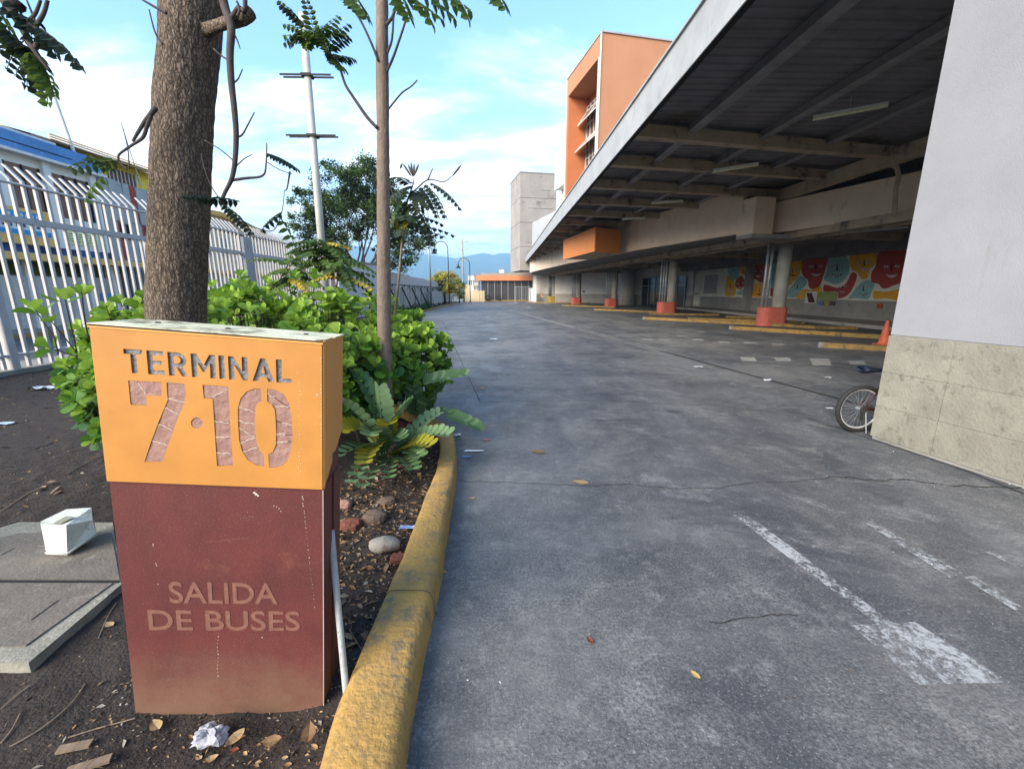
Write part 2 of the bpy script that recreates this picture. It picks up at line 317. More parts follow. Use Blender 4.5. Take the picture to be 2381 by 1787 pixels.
# road joints and cracks
m_crack = mat('crack', (.02, .02, .022), rough=1, bump=0)
def strip(P, w, z, name, m, jit=0.0, sub=6, **tags):
    pts = []
    for a, c in zip(P, P[1:]):
        for k in range(sub): pts.append(Vector(a).lerp(Vector(c), k / sub))
    pts.append(Vector(P[-1])); V = []
    for i, p in enumerate(pts):
        d = (pts[min(i + 1, len(pts) - 1)] - pts[max(i - 1, 0)]); d.z = 0; d.normalize(); l = Vector((-d.y, d.x, 0))
        o = l * noise.noise(p * 9) * jit; ww = w * (.6 + .8 * abs(noise.noise(p * 13)))if jit else w
        V += [(p + o + l * ww / 2), (p + o - l * ww / 2)]
    V = [(v.x, v.y, z) for v in V]
    b = MB().add(V, [(2 * i, 2 * i + 1, 2 * i + 3, 2 * i + 2) for i in range(len(pts) - 1)])
    return b.build(name, m, **tags)
R8 = lambda u, v: G(1300 + u / 1.983, 950 + v / 1.983)
strip([G(1063, 1117)] + [G(1130, 1119), G(1200, 1122)] + [R8(*p) for p in ((0, 350), (200, 355), (330, 352), (560, 370), (740, 365), (860, 345), (1100, 335), (1250, 318))], .009, .003, 'road_crack', m_crack, jit=.03, kind='structure')
strip([R8(*p) for p in ((1250, 318), (1330, 315), (1420, 330), (1600, 330), (1720, 345), (1900, 360), (2144, 365))], .022, .003, 'road_crack', m_crack, jit=.05, kind='structure')
strip([G(1028, 745), G(1116, 933)], .018, .003, 'road_joint', m_crack, jit=.004, kind='structure')
strip([G(1015, 938), G(1116, 934), G(1400, 931), G(1700, 945), G(1900, 975)], .010, .003, 'road_joint', m_crack, jit=.02, kind='structure')
strip([R8(700, 990), R8(860, 965), R8(960, 940), R8(1100, 950)], .007, .003, 'road_crack', m_crack, jit=.03, kind='structure')
strip([R8(*p) for p in ((150, 55), (330, 50), (420, 52))], .012, .003, 'road_crack', m_crack, jit=.03, kind='structure')
m_drain = mat('drain_concrete', (.24, .235, .23), (.14, .14, .145), vs=3, rough=.8)
ga, gb = G(1211, 728), G(1944, 926); gd = (gb - ga)
strip([ga, ga + gd * .80], .30, .004, 'drain_strip', m_drain, kind='structure')
strip([ga + gd * .5, ga + gd * .7, ga + gd * .85, ga + gd * 1.0, ga + gd * 1.03], .10, .008, 'drain_joint', m_crack, jit=.02, kind='structure')
strip([G(1998, 1012), G(2120, 1052), G(2260, 1100), G(2381, 1148)], .03, .003, 'drain_joint', m_crack, jit=.01, kind='structure')
strip([G(1881, 974), G(1960, 998), G(1998, 1012)], .014, .003, 'drain_joint', m_crack, jit=.01, kind='structure')
# worn paint
def paint_mat():
    m = bpy.data.materials.new('worn_road_paint'); m.use_nodes = True; t = m.node_tree; b = t.nodes['Principled BSDF']; o = t.nodes['Material Output']; L = t.links.new
    b.inputs['Base Color'].default_value = (.36, .37, .38, 1); b.inputs['Roughness'].default_value = .8
    co = t.nodes.new('ShaderNodeTexCoord'); n = t.nodes.new('ShaderNodeTexNoise'); n.inputs['Scale'].default_value = 22; n.inputs['Detail'].default_value = 10; n.inputs['Roughness'].default_value = .85; L(co.outputs['Object'], n.inputs['Vector'])
    n2 = t.nodes.new('ShaderNodeTexNoise'); n2.inputs['Scale'].default_value = 2.2; n2.inputs['Detail'].default_value = 3; L(co.outputs['Object'], n2.inputs['Vector'])
    ad = t.nodes.new('ShaderNodeMath'); ad.operation = 'MULTIPLY_ADD'; L(n2.outputs['Fac'], ad.inputs[0]); ad.inputs[1].default_value = .5; L(n.outputs['Fac'], ad.inputs[2])
    r = t.nodes.new('ShaderNodeMapRange'); r.inputs[1].default_value = .695; r.inputs[2].default_value = .80; r.inputs[4].default_value = .9; L(ad.outputs[0], r.inputs[0])
    tr = t.nodes.new('ShaderNodeBsdfTransparent'); ms = t.nodes.new('ShaderNodeMixShader'); L(r.outputs[0], ms.inputs[0]); L(tr.outputs[0], ms.inputs[1]); L(b.outputs[0], ms.inputs[2]); L(ms.outputs[0], o.inputs['Surface']); return m
m_paint = paint_mat()
def flat(P, z, name, m, **tags): return MB().add([(p.x, p.y, z) for p in P], [tuple(range(len(P)))]).build(name, m, **tags)
flat([R8(*p) for p in ((780, 472), (850, 475), (1540, 990), (1470, 995), (1060, 690))], .004, 'road_marking', m_paint, kind='structure')
flat([R8(*p) for p in ((1345, 1000), (1640, 985), (2080, 1265), (1660, 1275))], .005, 'road_marking', m_paint, kind='structure')
flat([R8(*p) for p in ((1400, 520), (1450, 520), (1860, 760), (1800, 780))], .004, 'road_marking', m_paint, kind='structure')
flat([R8(*p) for p in ((1860, 780), (1910, 770), (2140, 920), (2100, 930))], .004, 'road_marking', m_paint, kind='structure')
flat([R8(*p) for p in ((1960, 660), (2030, 655), (2190, 715), (2120, 735))], .004, 'road_marking', m_paint, kind='structure')
m_patch = mat('pale_paver', (.27, .265, .255), (.18, .175, .17), vs=5, rough=.85)
PB = lambda u, v: G(1600 + u * .226, 520 + v * .226)
for (u, v, w, h) in ((40, 1185, 130, 18), (300, 1208, 140, 22), (560, 1218, 160, 20), (850, 1228, 150, 26), (1150, 1225, 130, 16), (530, 1370, 180, 45), (880, 1375, 190, 40), (1250, 1385, 230, 75), (1640, 1410, 200, 40), (80, 1105, 120, 14), (-300, 1190, 120, 16), (-480, 1182, 130, 16), (-120, 1150, 120, 12)):
    flat([PB(u, v), PB(u + w * .85, v + 4), PB(u + w, v + h), PB(u + w * .15, v + h - 3)], .004, 'paver', m_patch, kind='structure')
for (x, y, w, h) in ((1228, 700, 26, 3), (1262, 703, 14, 4), (1180, 703, 22, 2), (1212, 713, 22, 3), (1195, 717, 10, 2)):
    flat([G(x, y), G(x + w, y), G(x + w * 1.15, y + h), G(x + w * .15, y + h)], .005, 'road_marking', m_paint, kind='structure')
# mountains far off, and the air in front of them
m_hill = mat('forested_hill', (.035, .05, .03), (.05, .06, .035), vs=.004, rough=1, bump=0)
prof = [(-700, 600), (-200, 566), (200, 590), (420, 570), (650, 585), (780, 573), (880, 574), (967, 586), (1002, 592), (1034, 598), (1056, 600), (1074, 596), (1119, 588.5), (1145, 591.5), (1161, 588), (1184, 590), (1300, 572), (1500, 590), (1800, 560), (2400, 600), (3400, 570)]
ridge = [AY(x, y, 6500) for x, y in prof]; b = MB(); V = []; fine = []
for a, c in zip(ridge, ridge[1:]):
    for k in range(10): fine.append(a.lerp(c, k / 10))
for i, p in enumerate(fine):
    hh = p.z + 14 * noise.noise(Vector((p.x * .004, 0, 0)))
    for k, (dy, fz) in enumerate(((-2600, -.02), (-1700, .25), (-900, .55), (-350, .83), (0, 1), (700, .6), (1800, 0))):
        V.append((p.x + 220 * noise.noise(Vector((p.x * .001, k, 0))), 6500 + dy + 260 * noise.noise(Vector((p.x * .0015, k * 3, 4))) * (k != 4), hh * fz + (0 if k == 4 else 45 * noise.noise(Vector((p.x * .003, k, 9))))))
b.add(V, [(i * 7 + k, (i + 1) * 7 + k, (i + 1) * 7 + k + 1, i * 7 + k + 1) for i in range(len(fine) - 1) for k in range(6)]); b.build('mountains', m_hill, smooth=True, kind='structure')
hm = bpy.data.materials.new('air'); hm.use_nodes = True; t = hm.node_tree; t.nodes.remove(t.nodes['Principled BSDF'])
pv = t.nodes.new('ShaderNodeVolumePrincipled'); pv.inputs['Color'].default_value = (.36, .68, 1.0, 1); pv.inputs['Density'].default_value = .00021; pv.inputs['Anisotropy'].default_value = 0.0
t.links.new(pv.outputs[0], t.nodes['Material Output'].inputs['Volume'])
b = MB(); b.box((-15500, -3500, -1.2), (15500, 9500, 760)); b.build('haze', hm, kind='stuff')

# joints and breaks across the planting kerb
prof_ = [(-.008, .0), (-.003, .02), (.007, .102), (.021, .132), (.053, .1455), (.14, .1505), (.227, .1465), (.258, .133), (.273, .10)]
for kx, ww in ((1.99, .005), (3.62, .004), (.95, .004), (8.4, .012)):
    i = min(range(1, len(KS) - 1), key=lambda q: abs(KS[q].y - kx)); d = (KS[i + 1] - KS[i - 1]).normalized(); l = Vector((-d.y, d.x)); V = []
    for j, (o, z) in enumerate(prof_):
        q = KS[i] + l * o * kerb_scale(kx) + d * .02 * noise.noise(Vector((j * 1.7, kx, 0))); V += [(q.x - d.x * ww / 2, q.y - d.y * ww / 2, z + .006), (q.x + d.x * ww / 2, q.y + d.y * ww / 2, z + .006)]
    MB().add(V, [(2 * j, 2 * j + 1, 2 * j + 3, 2 * j + 2) for j in range(len(prof_) - 1)]).build('kerb_joint', m_crack, kind='structure')
# ------------------------------------------------------------------ the monument sign
SM = Matrix.Translation((-1.506, 1.434, -.045)) @ Matrix.Rotation(.0652, 4, 'Z') @ Matrix.Rotation(-.0033, 4, 'X') @ Matrix.Rotation(.0884, 4, 'Y')
SM0 = SM.copy(); SM0.translation = (-1.506, 1.434, 0)
SW, SH, SB, SD = .739, 1.608, 1.043, .221
def SL(x, y):                                             # picture point on the sign's face, in the sign's own (width, height)
    n = SM0.to_3x3() @ Vector((0, 1, 0)); p = SM0.inverted() @ plane_hit(x, y, SM0.translation, n); return (p.x, p.z)
def S5(u, v): return SL(200 + u * .2803, 700 + v * .2803)
SZ = .045                                                  # the body stands this much deeper in the soil than its measured foot
sign = thing('monument_sign', 'orange and maroon metal box sign reading TERMINAL 7-10 SALIDA DE BUSES beside the kerb', 'sign', M=SM)
m_or = mat('orange_enamel', (.50, .222, .052), (.43, .188, .045), vs=5, rough=.42, bump=.06, bs=220, stain=(.33, .14, .04), ss=6, sthr=.64, drip=(1, 1, .22), spec=.4)
m_or2 = mat('orange_enamel_lightened', (.72, .33, .085), (.64, .28, .07), vs=3, rough=.45, bump=.06, bs=200, stain=(.62, .55, .42), ss=30, sthr=.74)  # side faces catch little light, so extra brightness is put into the colour
def maroon():
    m = mat('maroon_enamel', (.120, .030, .028), (.085, .024, .024), vs=4, rough=.5, bump=.08, bs=240, stain=(.17, .06, .045), ss=3.5, sthr=.6)
    t = m.node_tree; b = t.nodes['Principled BSDF']; L = t.links.new; src = b.inputs['Base Color'].links[0].from_socket
    co = t.nodes.new('ShaderNodeTexCoord'); sp = t.nodes.new('ShaderNodeSeparateXYZ'); L(co.outputs['Object'], sp.inputs[0])
    n = t.nodes.new('ShaderNodeTexNoise'); n.inputs['Scale'].default_value = 5; n.inputs['Detail'].default_value = 9; n.inputs['Roughness'].default_value = .7; L(co.outputs['Object'], n.inputs['Vector'])
    a = t.nodes.new('ShaderNodeMath'); a.operation = 'MULTIPLY_ADD'; L(n.outputs['Fac'], a.inputs[0]); a.inputs[1].default_value = .45; L(sp.outputs[2], a.inputs[2])
    r = t.nodes.new('ShaderNodeMapRange'); r.interpolation_type = 'SMOOTHSTEP'; r.inputs[1].default_value = .66; r.inputs[2].default_value = .22; r.inputs[3].default_value = 0; r.inputs[4].default_value = .9; L(a.outputs[0], r.inputs[0])
    x = t.nodes.new('ShaderNodeMixRGB'); x.inputs[2].default_value = (.185, .105, .068, 1); L(r.outputs[0], x.inputs[0]); L(src, x.inputs[1])          # soil splashed up the foot
    g2 = t.nodes.new('ShaderNodeTexNoise'); g2.inputs['Scale'].default_value = 260; g2.inputs['Detail'].default_value = 2; L(co.outputs['Object'], g2.inputs['Vector'])
    r2 = t.nodes.new('ShaderNodeMapRange'); r2.inputs[1].default_value = .58; r2.inputs[2].default_value = .7; r2.inputs[4].default_value = .45; L(g2.outputs['Fac'], r2.inputs[0])
    y = t.nodes.new('ShaderNodeMixRGB'); y.inputs[2].default_value = (.30, .17, .12, 1); L(r2.outputs[0], y.inputs[0]); L(x.outputs[0], y.inputs[1]); L(y.outputs[0], b.inputs['Base Color']); return m
m_mar = maroon()
b = MB(); b.box((0, .004, -.10), (SW - .002, SD * .5, SB + SZ)); b.build('lower_panel', m_mar, sign, local=True)
b = MB(); b.box((0.03, SD * .5, -.10), (SW - .02, SD * .62, SB + SZ)); b.box((.0, SD * .62, -.10), (SW - .002, SD, SB + SZ)); b.build('rear_panel', m_mar, sign, local=True)
b = MB(); b.box((.008, .0075, SB + SZ), (SW - .008, SD - .004, SH + SZ - .012)); b.build('core', m_mar, sign, local=True)
# front sheet with the lettering cut out of it
def glyphs():
    u = .0; w = .30
    G_ = {}
    G_['T'] = (.62, [[(0, 1), (.62, 1), (.62, .80), (.41, .80), (.41, 0), (.21, 0), (.21, .80), (0, .80)]])
    G_['E'] = (.56, [[(0, 0), (.55, 0), (.55, .19), (.2, .19), (.2, .41), (.49, .41), (.49, .59), (.2, .59), (.2, .81), (.55, .81), (.55, 1), (0, 1)]])
    arc = lambda cx, cy, rx, ry, a0, a1, n=10: [(cx + rx * math.cos(math.radians(a0 + (a1 - a0) * i / n)), cy + ry * math.sin(math.radians(a0 + (a1 - a0) * i / n))) for i in range(n + 1)]
    G_['R'] = (.64, [[(0, 0), (.2, 0), (.2, .36), (.27, .36), (.43, 0), (.65, 0), (.46, .41)] + arc(.30, .69, .32, .31, -40, 90) + [(0, 1)], [(.2, .54), (.2, .82), (.31, .82)] + arc(.31, .68, .11, .14, 80, -80, 6) + [(.31, .54)]])
    G_['M'] = (.80, [[(0, 0), (.2, 0), (.2, .62), (.36, .25), (.46, .25), (.62, .62), (.62, 0), (.82, 0), (.82, 1), (.62, 1), (.41, .53), (.2, 1), (0, 1)]])
    G_['I'] = (.2, [[(0, 0), (.2, 0), (.2, 1), (0, 1)]])
    G_['N'] = (.68, [[(0, 0), (.2, 0), (.2, .62), (.48, 0), (.66, 0), (.66, 1), (.46, 1), (.46, .40), (.18, 1), (0, 1)]])
    G_['A'] = (.70, [[(0, 0), (.21, 0), (.27, .18), (.49, .18), (.55, 0), (.76, 0), (.47, 1), (.29, 1)], [(.32, .36), (.44, .36), (.38, .66)]])
    G_['L'] = (.54, [[(0, 0), (.55, 0), (.55, .19), (.2, .19), (.2, 1), (0, 1)]])
    return G_
GL = glyphs()
tl, tr, bl, br = S5(308, 395), S5(1610, 480), S5(355, 595), S5(1703, 675)
x0 = tl[0]; x1 = br[0]; zb = (bl[1] + br[1]) / 2; zt = (tl[1] + tr[1]) / 2; hgt = zt - zb
word = 'TERMINAL'; gap = .125; tot = sum(GL[c][0] for c in word) + gap * 7; sx = (x1 - x0) / tot; holes = []; cx_ = x0
sl = (br[1] - bl[1]) / (br[0] - bl[0])
letters = []
for c in word:
    wd, P = GL[c]; mine = []
    for p in P: mine.append([(cx_ + a * sx, zb + bb * hgt) for a, bb in p])
    letters.append((c, mine)); cx_ += (wd + gap) * sx
DIG = [[(350, 655), (625, 668), (625, 785), (500, 775), (507, 860), (370, 855)],
       [(668, 672), (820, 682), (828, 760), (815, 850), (765, 960), (690, 1160), (635, 1325), (485, 1325), (540, 1160), (600, 1000), (650, 880), (680, 810), (672, 770)],
       [(918 + 49 * math.cos(i * .45), 1005 + 46 * math.sin(i * .45)) for i in range(14)],
       [(965, 690), (1178, 703), (1190, 900), (1198, 1100), (1218, 1360), (1085, 1360), (1070, 1150), (1055, 900), (1048, 805), (975, 800)],
       [(1445, 722), (1455, 822), (1420, 840), (1400, 880), (1398, 1000), (1405, 1120), (1420, 1200), (1445, 1245), (1470, 1262), (1478, 1370), (1410, 1355), (1340, 1312), (1292, 1240), (1268, 1150), (1258, 1000), (1257, 880), (1280, 800), (1330, 745), (1390, 722)],
       [(1500, 722), (1580, 735), (1640, 770), (1680, 840), (1700, 960), (1710, 1100), (1700, 1220), (1670, 1310), (1620, 1360), (1560, 1375), (1515, 1372), (1510, 1262), (1545, 1245), (1570, 1190), (1574, 1080), (1568, 960), (1560, 890), (1535, 850), (1500, 828)]]
digits = [[S5(*p) for p in P] for P in DIG]
sheet = [[(0, SB), (SW, SB), (SW, SH - .006), (0, SH - .006)]]
TT = .006                                                   # sheet thickness
me = curve_mesh(sheet + [P for _, m_ in letters for P in m_] + digits, TT)
put(me, 'front_sheet', sign, M=Matrix.Translation((0, TT / 2 - .006, SZ)) @ Matrix.Rotation(math.pi / 2, 4, 'X')).data.materials.append(m_or)
# side wrap of the orange part with its notched lower edge
side = [(0, SB), (SD * .42, SB + .075), (SD * .42, SB + .105), (SD * .60, SB + .105), (SD, SB + .165), (SD, SH - .006), (0, SH - .006)]
b = MB(); b.prism([(SW + .0005, y, z + SZ) for y, z in side], (.005, 0, 0)); b.build('side_sheet', m_or2, sign, local=True)
b = MB(); b.prism([(-.0055, y, z + SZ) for y, z in side], (.005, 0, 0)); b.build('side_sheet', m_or2, sign, local=True)
# the film behind the cut-out letters
m_grey = mat('grey_crinkled_film', (.15, .14, .145), (.22, .20, .205), vs=34, rough=.5, bump=1, bs=60, stain=(.30, .055, .02), ss=9, sthr=.60)
m_mv = mat('mauve_peeling_film', (.31, .175, .145), (.23, .125, .10), vs=14, rough=.55, bump=.6, bs=40, stain=(.58, .40, .34), ss=28, sthr=.62)
m_red = mat('red_primer', (.20, .04, .018), (.14, .03, .018), vs=10, rough=.7)
m_edge = mat('torn_film_edge', (.58, .45, .38), rough=.7, bump=0)
b = MB(); b.box((x0 - .02, .0005, zb - .02 + SZ), (x1 + .02, .0065, zt + .02 + SZ)); b.build('backing', m_grey, sign, local=True)
b = MB(); b.box((.05, .0030, SB + .03 + SZ), (SW - .04, .0065, zb - .022 + SZ)); b.build('backing', m_red, sign, local=True)
def clip(P, n, d):                                          # keep the side where n.p <= d
    R = []
    for i in range(len(P)):
        a, c = P[i], P[(i + 1) % len(P)]; fa = a[0] * n[0] + a[1] * n[1] - d; fc = c[0] * n[0] + c[1] * n[1] - d
        if fa <= 0: R.append(a)
        if fa * fc < 0: t = fa / (fa - fc); R.append((a[0] + (c[0] - a[0]) * t, a[1] + (c[1] - a[1]) * t))
    return R
CUTS = [[((430, 672), (500, 775))], [((670, 800), (825, 835)), ((650, 880), (775, 945)), ((592, 1018), (720, 1068)), ((545, 1150), (680, 1195))], [],
        [((1045, 800), (1180, 715)), ((1055, 990), (1195, 1012)), ((1065, 1120), (1200, 1125)), ((1075, 1255), (1205, 1262))],
        [((1258, 878), (1400, 918)), ((1258, 990), (1402, 1020)), ((1262, 1050), (1402, 1125)), ((1270, 1180), (1402, 1124)), ((1290, 1245), (1420, 1212))],
        [((1500, 760), (1560, 800)), ((1560, 870), (1690, 872)), ((1620, 1005), (1705, 1030)), ((1570, 1103), (1650, 1105)), ((1573, 1172), (1675, 1160))]]
random.seed(11)
for P, cuts in zip(digits, CUTS):
    pieces = [P]
    for a, c in cuts:
        a, c = S5(*a), S5(*c); n = (-(c[1] - a[1]), c[0] - a[0]); l = math.hypot(*n); n = (n[0] / l, n[1] / l); d = n[0] * a[0] + n[1] * a[1]
        new = []
        for q in pieces:
            q1, q2 = clip(q, n, d - .0012), clip(q, (-n[0], -n[1]), -d - .0012)
            new += [r for r in (q1, q2) if len(r) > 2]
        pieces = new
    for q in pieces:
        cxq = sum(p[0] for p in q) / len(q); czq = sum(p[1] for p in q) / len(q); ty, tx = random.uniform(-.02, .02), random.uniform(-.03, .035)
        q = [(cxq + (p[0] - cxq) * .985, czq + (p[1] - czq) * .985) for p in q]
        vs = [(p[0], .0005 + ty * (p[0] - cxq) - tx * (p[1] - czq) - .0042, p[1] + SZ) for p in q]
        me = MB().prism(vs, (0, .0014, 0)).build('film_piece', m_mv, sign, local=True)
    for a, c in cuts[:]:
        a, c = Vector(S5(*a)), Vector(S5(*c)); pts = []
        for k in range(7):
            q = a.lerp(c, k / 6); pts.append((q.x, -.0040, q.y + SZ + random.uniform(-.002, .002)))
        MB().tube(pts, [.0010, .0019, .0013, .0022, .0012, .0018, .0008], 5).build('torn_edge', m_edge, sign, local=True)
# ghost lettering on the maroon part
m_gh = mat('faded_lettering', (.21, .095, .072), (.165, .07, .055), vs=40, rough=.6, bump=.2, stain=(.17, .05, .042), ss=18, sthr=.6)
def R6(u, v): return SL(u / 2.4167, 1100 + v / 2.4167)
for txt, a, c, top in (('SALIDA', R6(945, 722), R6(1553, 741), R6(960, 605)), ('DE BUSES', R6(828, 868), R6(1680, 897), R6(830, 757))):
    me = text_mesh(txt, 1, .0016, .012, 1.0); xs = [v.co.x for v in me.vertices]; ys = [v.co.y for v in me.vertices]
    x0_, x1_, y0_, y1_ = min(xs), max(xs), 0.0, max(ys); sx_ = (c[0] - a[0]) / (x1_ - x0_); zz = (a[1] + c[1]) / 2; sy_ = (top[1] - a[1]) / y1_
    for v in me.vertices: v.co.x = (v.co.x - x0_) * sx_; v.co.y = v.co.y * sy_
    me.materials.append(m_gh); put(me, 'lettering', sign, M=Matrix.Translation((a[0], .0032, zz + SZ)) @ Matrix.Rotation(math.pi / 2, 4, 'X'))
# scratches and chips
m_chip = mat('bare_chip', (.60, .52, .46), rough=.7, bump=0)
b = MB(); random.seed(5)
def chip(u, v, r, el=1, fn=None):
    x, z = (fn or R6)(u, v); n = 6; a0 = random.random() * 6
    yy = .0031 if z < SB else -.0066
    b.add([(x + r * random.uniform(.4, 1) * math.cos(a0 + i * 6.28 / n), yy, z + SZ + el * r * random.uniform(.4, 1) * math.sin(a0 + i * 6.28 / n)) for i in range(n)], [tuple(range(n))])
for (u, v) in ((1430, 120), (1440, 128), (1420, 112)): chip(u, v, .006)
for k in range(34):
    t = k / 33; chip(1685 + 75 * t + random.uniform(-3, 3), 90 + 660 * t + random.uniform(-6, 6), random.uniform(.0005, .0022), 2.5)
for k in range(14): chip(1215 + 8 * math.sin(k) * .4, 880 + k * 20, random.uniform(.0006, .0019), 4)
for (u, v) in ((850, 400), (866, 510), (870, 520), (878, 625), (1000, 690), (850, 408), (1158, 790), (1465, 925), (1545, 190), (1560, 200), (1530, 185), (1570, 215)): chip(u, v, .0025, 1.4)
for k in range(26): chip(1150 + k * 8.5, 388 - k * .8 + random.uniform(-3, 3), .0009)
for k in range(20): chip(1330 + random.uniform(0, 90), 270 - random.uniform(0, 70), random.uniform(.0005, .0014))
for k in range(60): chip(random.uniform(760, 1800), random.uniform(120, 1300), random.uniform(.0004, .0011))
for k in range(26): chip(1765 + random.uniform(-8, 14), 680 + k * 30, random.uniform(.0006, .0020), 2.2, S5)
for k in range(24): chip(1945, 470 + k * 32, random.uniform(.0008, .002), 2.2, S5)
for (u, v, r) in ((1912, 770, .004), (1755, 590, .002), (1780, 575, .0015), (1890, 1020, .002), (1740, 600, .001)): chip(u, v, r, 1, S5)
b.build('paint_chips', m_chip, sign, local=True, kind='stuff')
b = MB(); b.box((SW - .0012, .001, -.02), (SW + .0008, .0045, SB + SZ - .006)); b.build('worn_edge', m_chip, sign, local=True)
# lid
m_lid = mat('weathered_lid', (.66, .64, .47), (.50, .48, .34), vs=8, rough=.6, stain=(.14, .13, .07), ss=7, sthr=.5, bump=.15)
b = MB(); L0 = [(-.006, -.008), (SW - .02, -.008), (SW + .004, .03), (SW + .004, .09), (SW - .035, .09), (SW - .035, .10), (SW + .01, .115), (SW + .01, SD + .004), (.06, SD + .004), (.06, SD - .015), (-.006, SD - .015)]
b.prism([(x, y, SH + SZ - .006) for x, y in L0], (0, 0, .003)); b.build('lid', m_lid, sign, local=True)
b = MB(); b.box((-.004, -.0085, SH + SZ - .0175), (SW + .004, -.0062, SH + SZ - .0115)); b.build('lid_flange', m_or2, sign, local=True)
b = MB(); b.box((-.003, -.0075, SH + SZ - .0112), (SW + .003, -.0064, SH + SZ - .0068)); b.build('lid_gap', m_dark, sign, local=True)
for (x, y) in ((.12, .13), (.37, .11), (.64, .12)):
    b = MB(); b.lathe([(0, .004), (.008, .004), (.010, 0)], (x, y, SH + SZ - .003), 10); b.build('bolt', m_black, sign, local=True)
# pipe leaning beside the sign
P0, P1 = G(808, 1640, .02), AY(769, 1232, 1.62)
P1 = P0 + (P1 - P0)
b = MB(); pts = [P0.lerp(P1, k / 8) for k in range(9)]; b.tube(pts, [.0135] * 6 + [.0142] + [.0142] * 2, 14)
solo(b, 'pipe', mat('grey_plastic_pipe', (.40, .42, .42), (.30, .31, .30), vs=20, rough=.5, stain=(.16, .15, .13), ss=14), 'grey plastic pipe stub sticking out of the soil against the right side of the sign', 'pipe', P0, smooth=True)
# ------------------------------------------------------------------ concrete inspection covers with a foam tray on top
m_slab = mat('brown_concrete', (.175, .15, .125), (.12, .105, .09), vs=5, rough=.9, stain=(.24, .22, .19), ss=9, bump=.5)
m_frame = mat('pale_concrete', (.30, .28, .23), (.17, .165, .135), vs=6, rough=.9, stain=(.11, .11, .08), ss=8, bump=.6)
fr = [(66, 1540), (284, 1356), (262, 1214), (45, 1213)]
fp = [G(x, y, .10) for x, y in fr] + [Vector((-3.62, 2.55, .1)), Vector((-3.62, 1.62, .1))]; cov = thing('inspection_cover', 'brown concrete double inspection cover in a pale frame left of the sign', 'cover', (-2.9, 2.3, .02))
b = MB(); b.prism([(p.x, p.y, .10) for p in fp][::-1], (0, 0, -.09)); b.build('frame', m_frame, cov)
for q in ([(0, 1345), (-400, 1345), (-130, 1262), (45, 1238), (258, 1236), (270, 1300), (278, 1346)], [(0, 1353), (262, 1354), (60, 1498), (0, 1500), (-700, 1500), (-420, 1353)]):
    pp = [G(x, y, .11) for x, y in q]; pp = [p if p.x > -3.5 else Vector((-3.5, min(2.48, max(p.y, 1.72)), 0)) for p in pp]; b = MB(); b.prism([(p.x, p.y, .108) for p in pp], (0, 0, -.015)); b.build('cover_slab', m_slab, cov)
for a, c in (((73, 1440), (136, 1394)), ((2, 1290), (32, 1274))):
    a, c = G(*a, .11), G(*c, .11); b = MB(); b.beam((a.x, a.y, .1085), (c.x, c.y, .1085), .008, .002); b.build('lifting_slot', m_dark, cov)
a, c = G(-190, 1349, .11), G(275, 1350, .11); b = MB(); b.beam((a.x, a.y, .1055), (c.x, c.y, .1055), .012, .008); b.build('joint', m_dark, cov)
m_foam = mat('dirty_foam', (.60, .62, .56), (.46, .48, .42), vs=8, rough=.9, stain=(.20, .20, .15), ss=26, sthr=.60, bump=.4)
T6 = lambda u, v: (u / 2.4167, 1100 + v / 2.4167)
C0 = G(*T6(330, 455), .11)
def FT(u, v, Y): p = AY(*T6(u, v), Y); return p
fy = C0.y
bl_ = FT(262, 455, fy); bm_ = FT(378, 460, fy - .03); br_ = FT(545, 345, fy + .10); tl_ = FT(228, 285, fy + .0); tm_ = FT(372, 292, fy - .03); tr_ = FT(520, 262, fy + .10)
tbl = FT(228, 270, fy + .05); tb2 = FT(375, 200, fy + .17); tb3 = FT(513, 192, fy + .20)
bb3 = br_ + Vector((-.07, .05, 0)); bb1 = bl_ + Vector((-.01, .10, 0))
tray = thing('foam_tray', 'dirty white foam tray lying on the concrete inspection cover', 'tray', C0)
b = MB(); b.add([bl_, bm_, br_, tl_, tm_, tr_, tbl, tb2, tb3, bb3, bb1], [(0, 1, 4, 3), (1, 2, 5, 4), (3, 4, 5, 8, 7, 6), (2, 9, 8, 5), (0, 3, 6, 10), (6, 7, 10), (7, 8, 9), (7, 9, 10), (0, 10, 9, 2, 1)])
b.build('body', m_foam, tray)
q = [FT(290, 283, fy + .045), FT(335, 285, fy + .04), FT(420, 243, fy + .115), FT(370, 240, fy + .125)]
b = MB(); b.add([EYE + (v - EYE) * .975 for v in q], [(0, 1, 2, 3)]); b.build('opening', mat('inside_of_tray', (.26, .27, .20), rough=.9), tray)
b = MB()
for a, c in ((bl_, bm_), (bm_, br_)): b.tube([a + Vector((0, -.002, .012)), c + Vector((0, -.002, .012))], .006, 6)
b.build('rim', m_foam, tray, smooth=True)
# ------------------------------------------------------------------ bus terminal
UX = Vector((-.188, .982, 0)).normalized(); NX = Vector((.982, .188, 0)).normalized()      # along / into the terminal
term = thing('bus_terminal', 'long grey bus terminal with a dark canopy over diagonal bays on round columns', 'building', (12, 30, 0))
m_fas = mat('grey_fascia', (.40, .405, .41), (.32, .325, .33), vs=1.5, rough=.55, stain=(.16, .165, .16), ss=2.2, sthr=.60, drip=(1, 5, .35), bump=.08)
m_deck = mat('sooty_deck', (.215, .197, .208), (.155, .142, .15), vs=1.2, rough=.85, bump=.2, bs=30, stain=(.10, .08, .06), ss=.5, sthr=.56)
m_beam = mat('sooty_beam', (.46, .35, .245), (.32, .245, .18), vs=1.5, rough=.8, stain=(.055, .048, .045), ss=1.5, sthr=.56, bump=.2)
m_purl = mat('dark_purlin', (.27, .25, .25), (.19, .175, .175), vs=2, rough=.8)
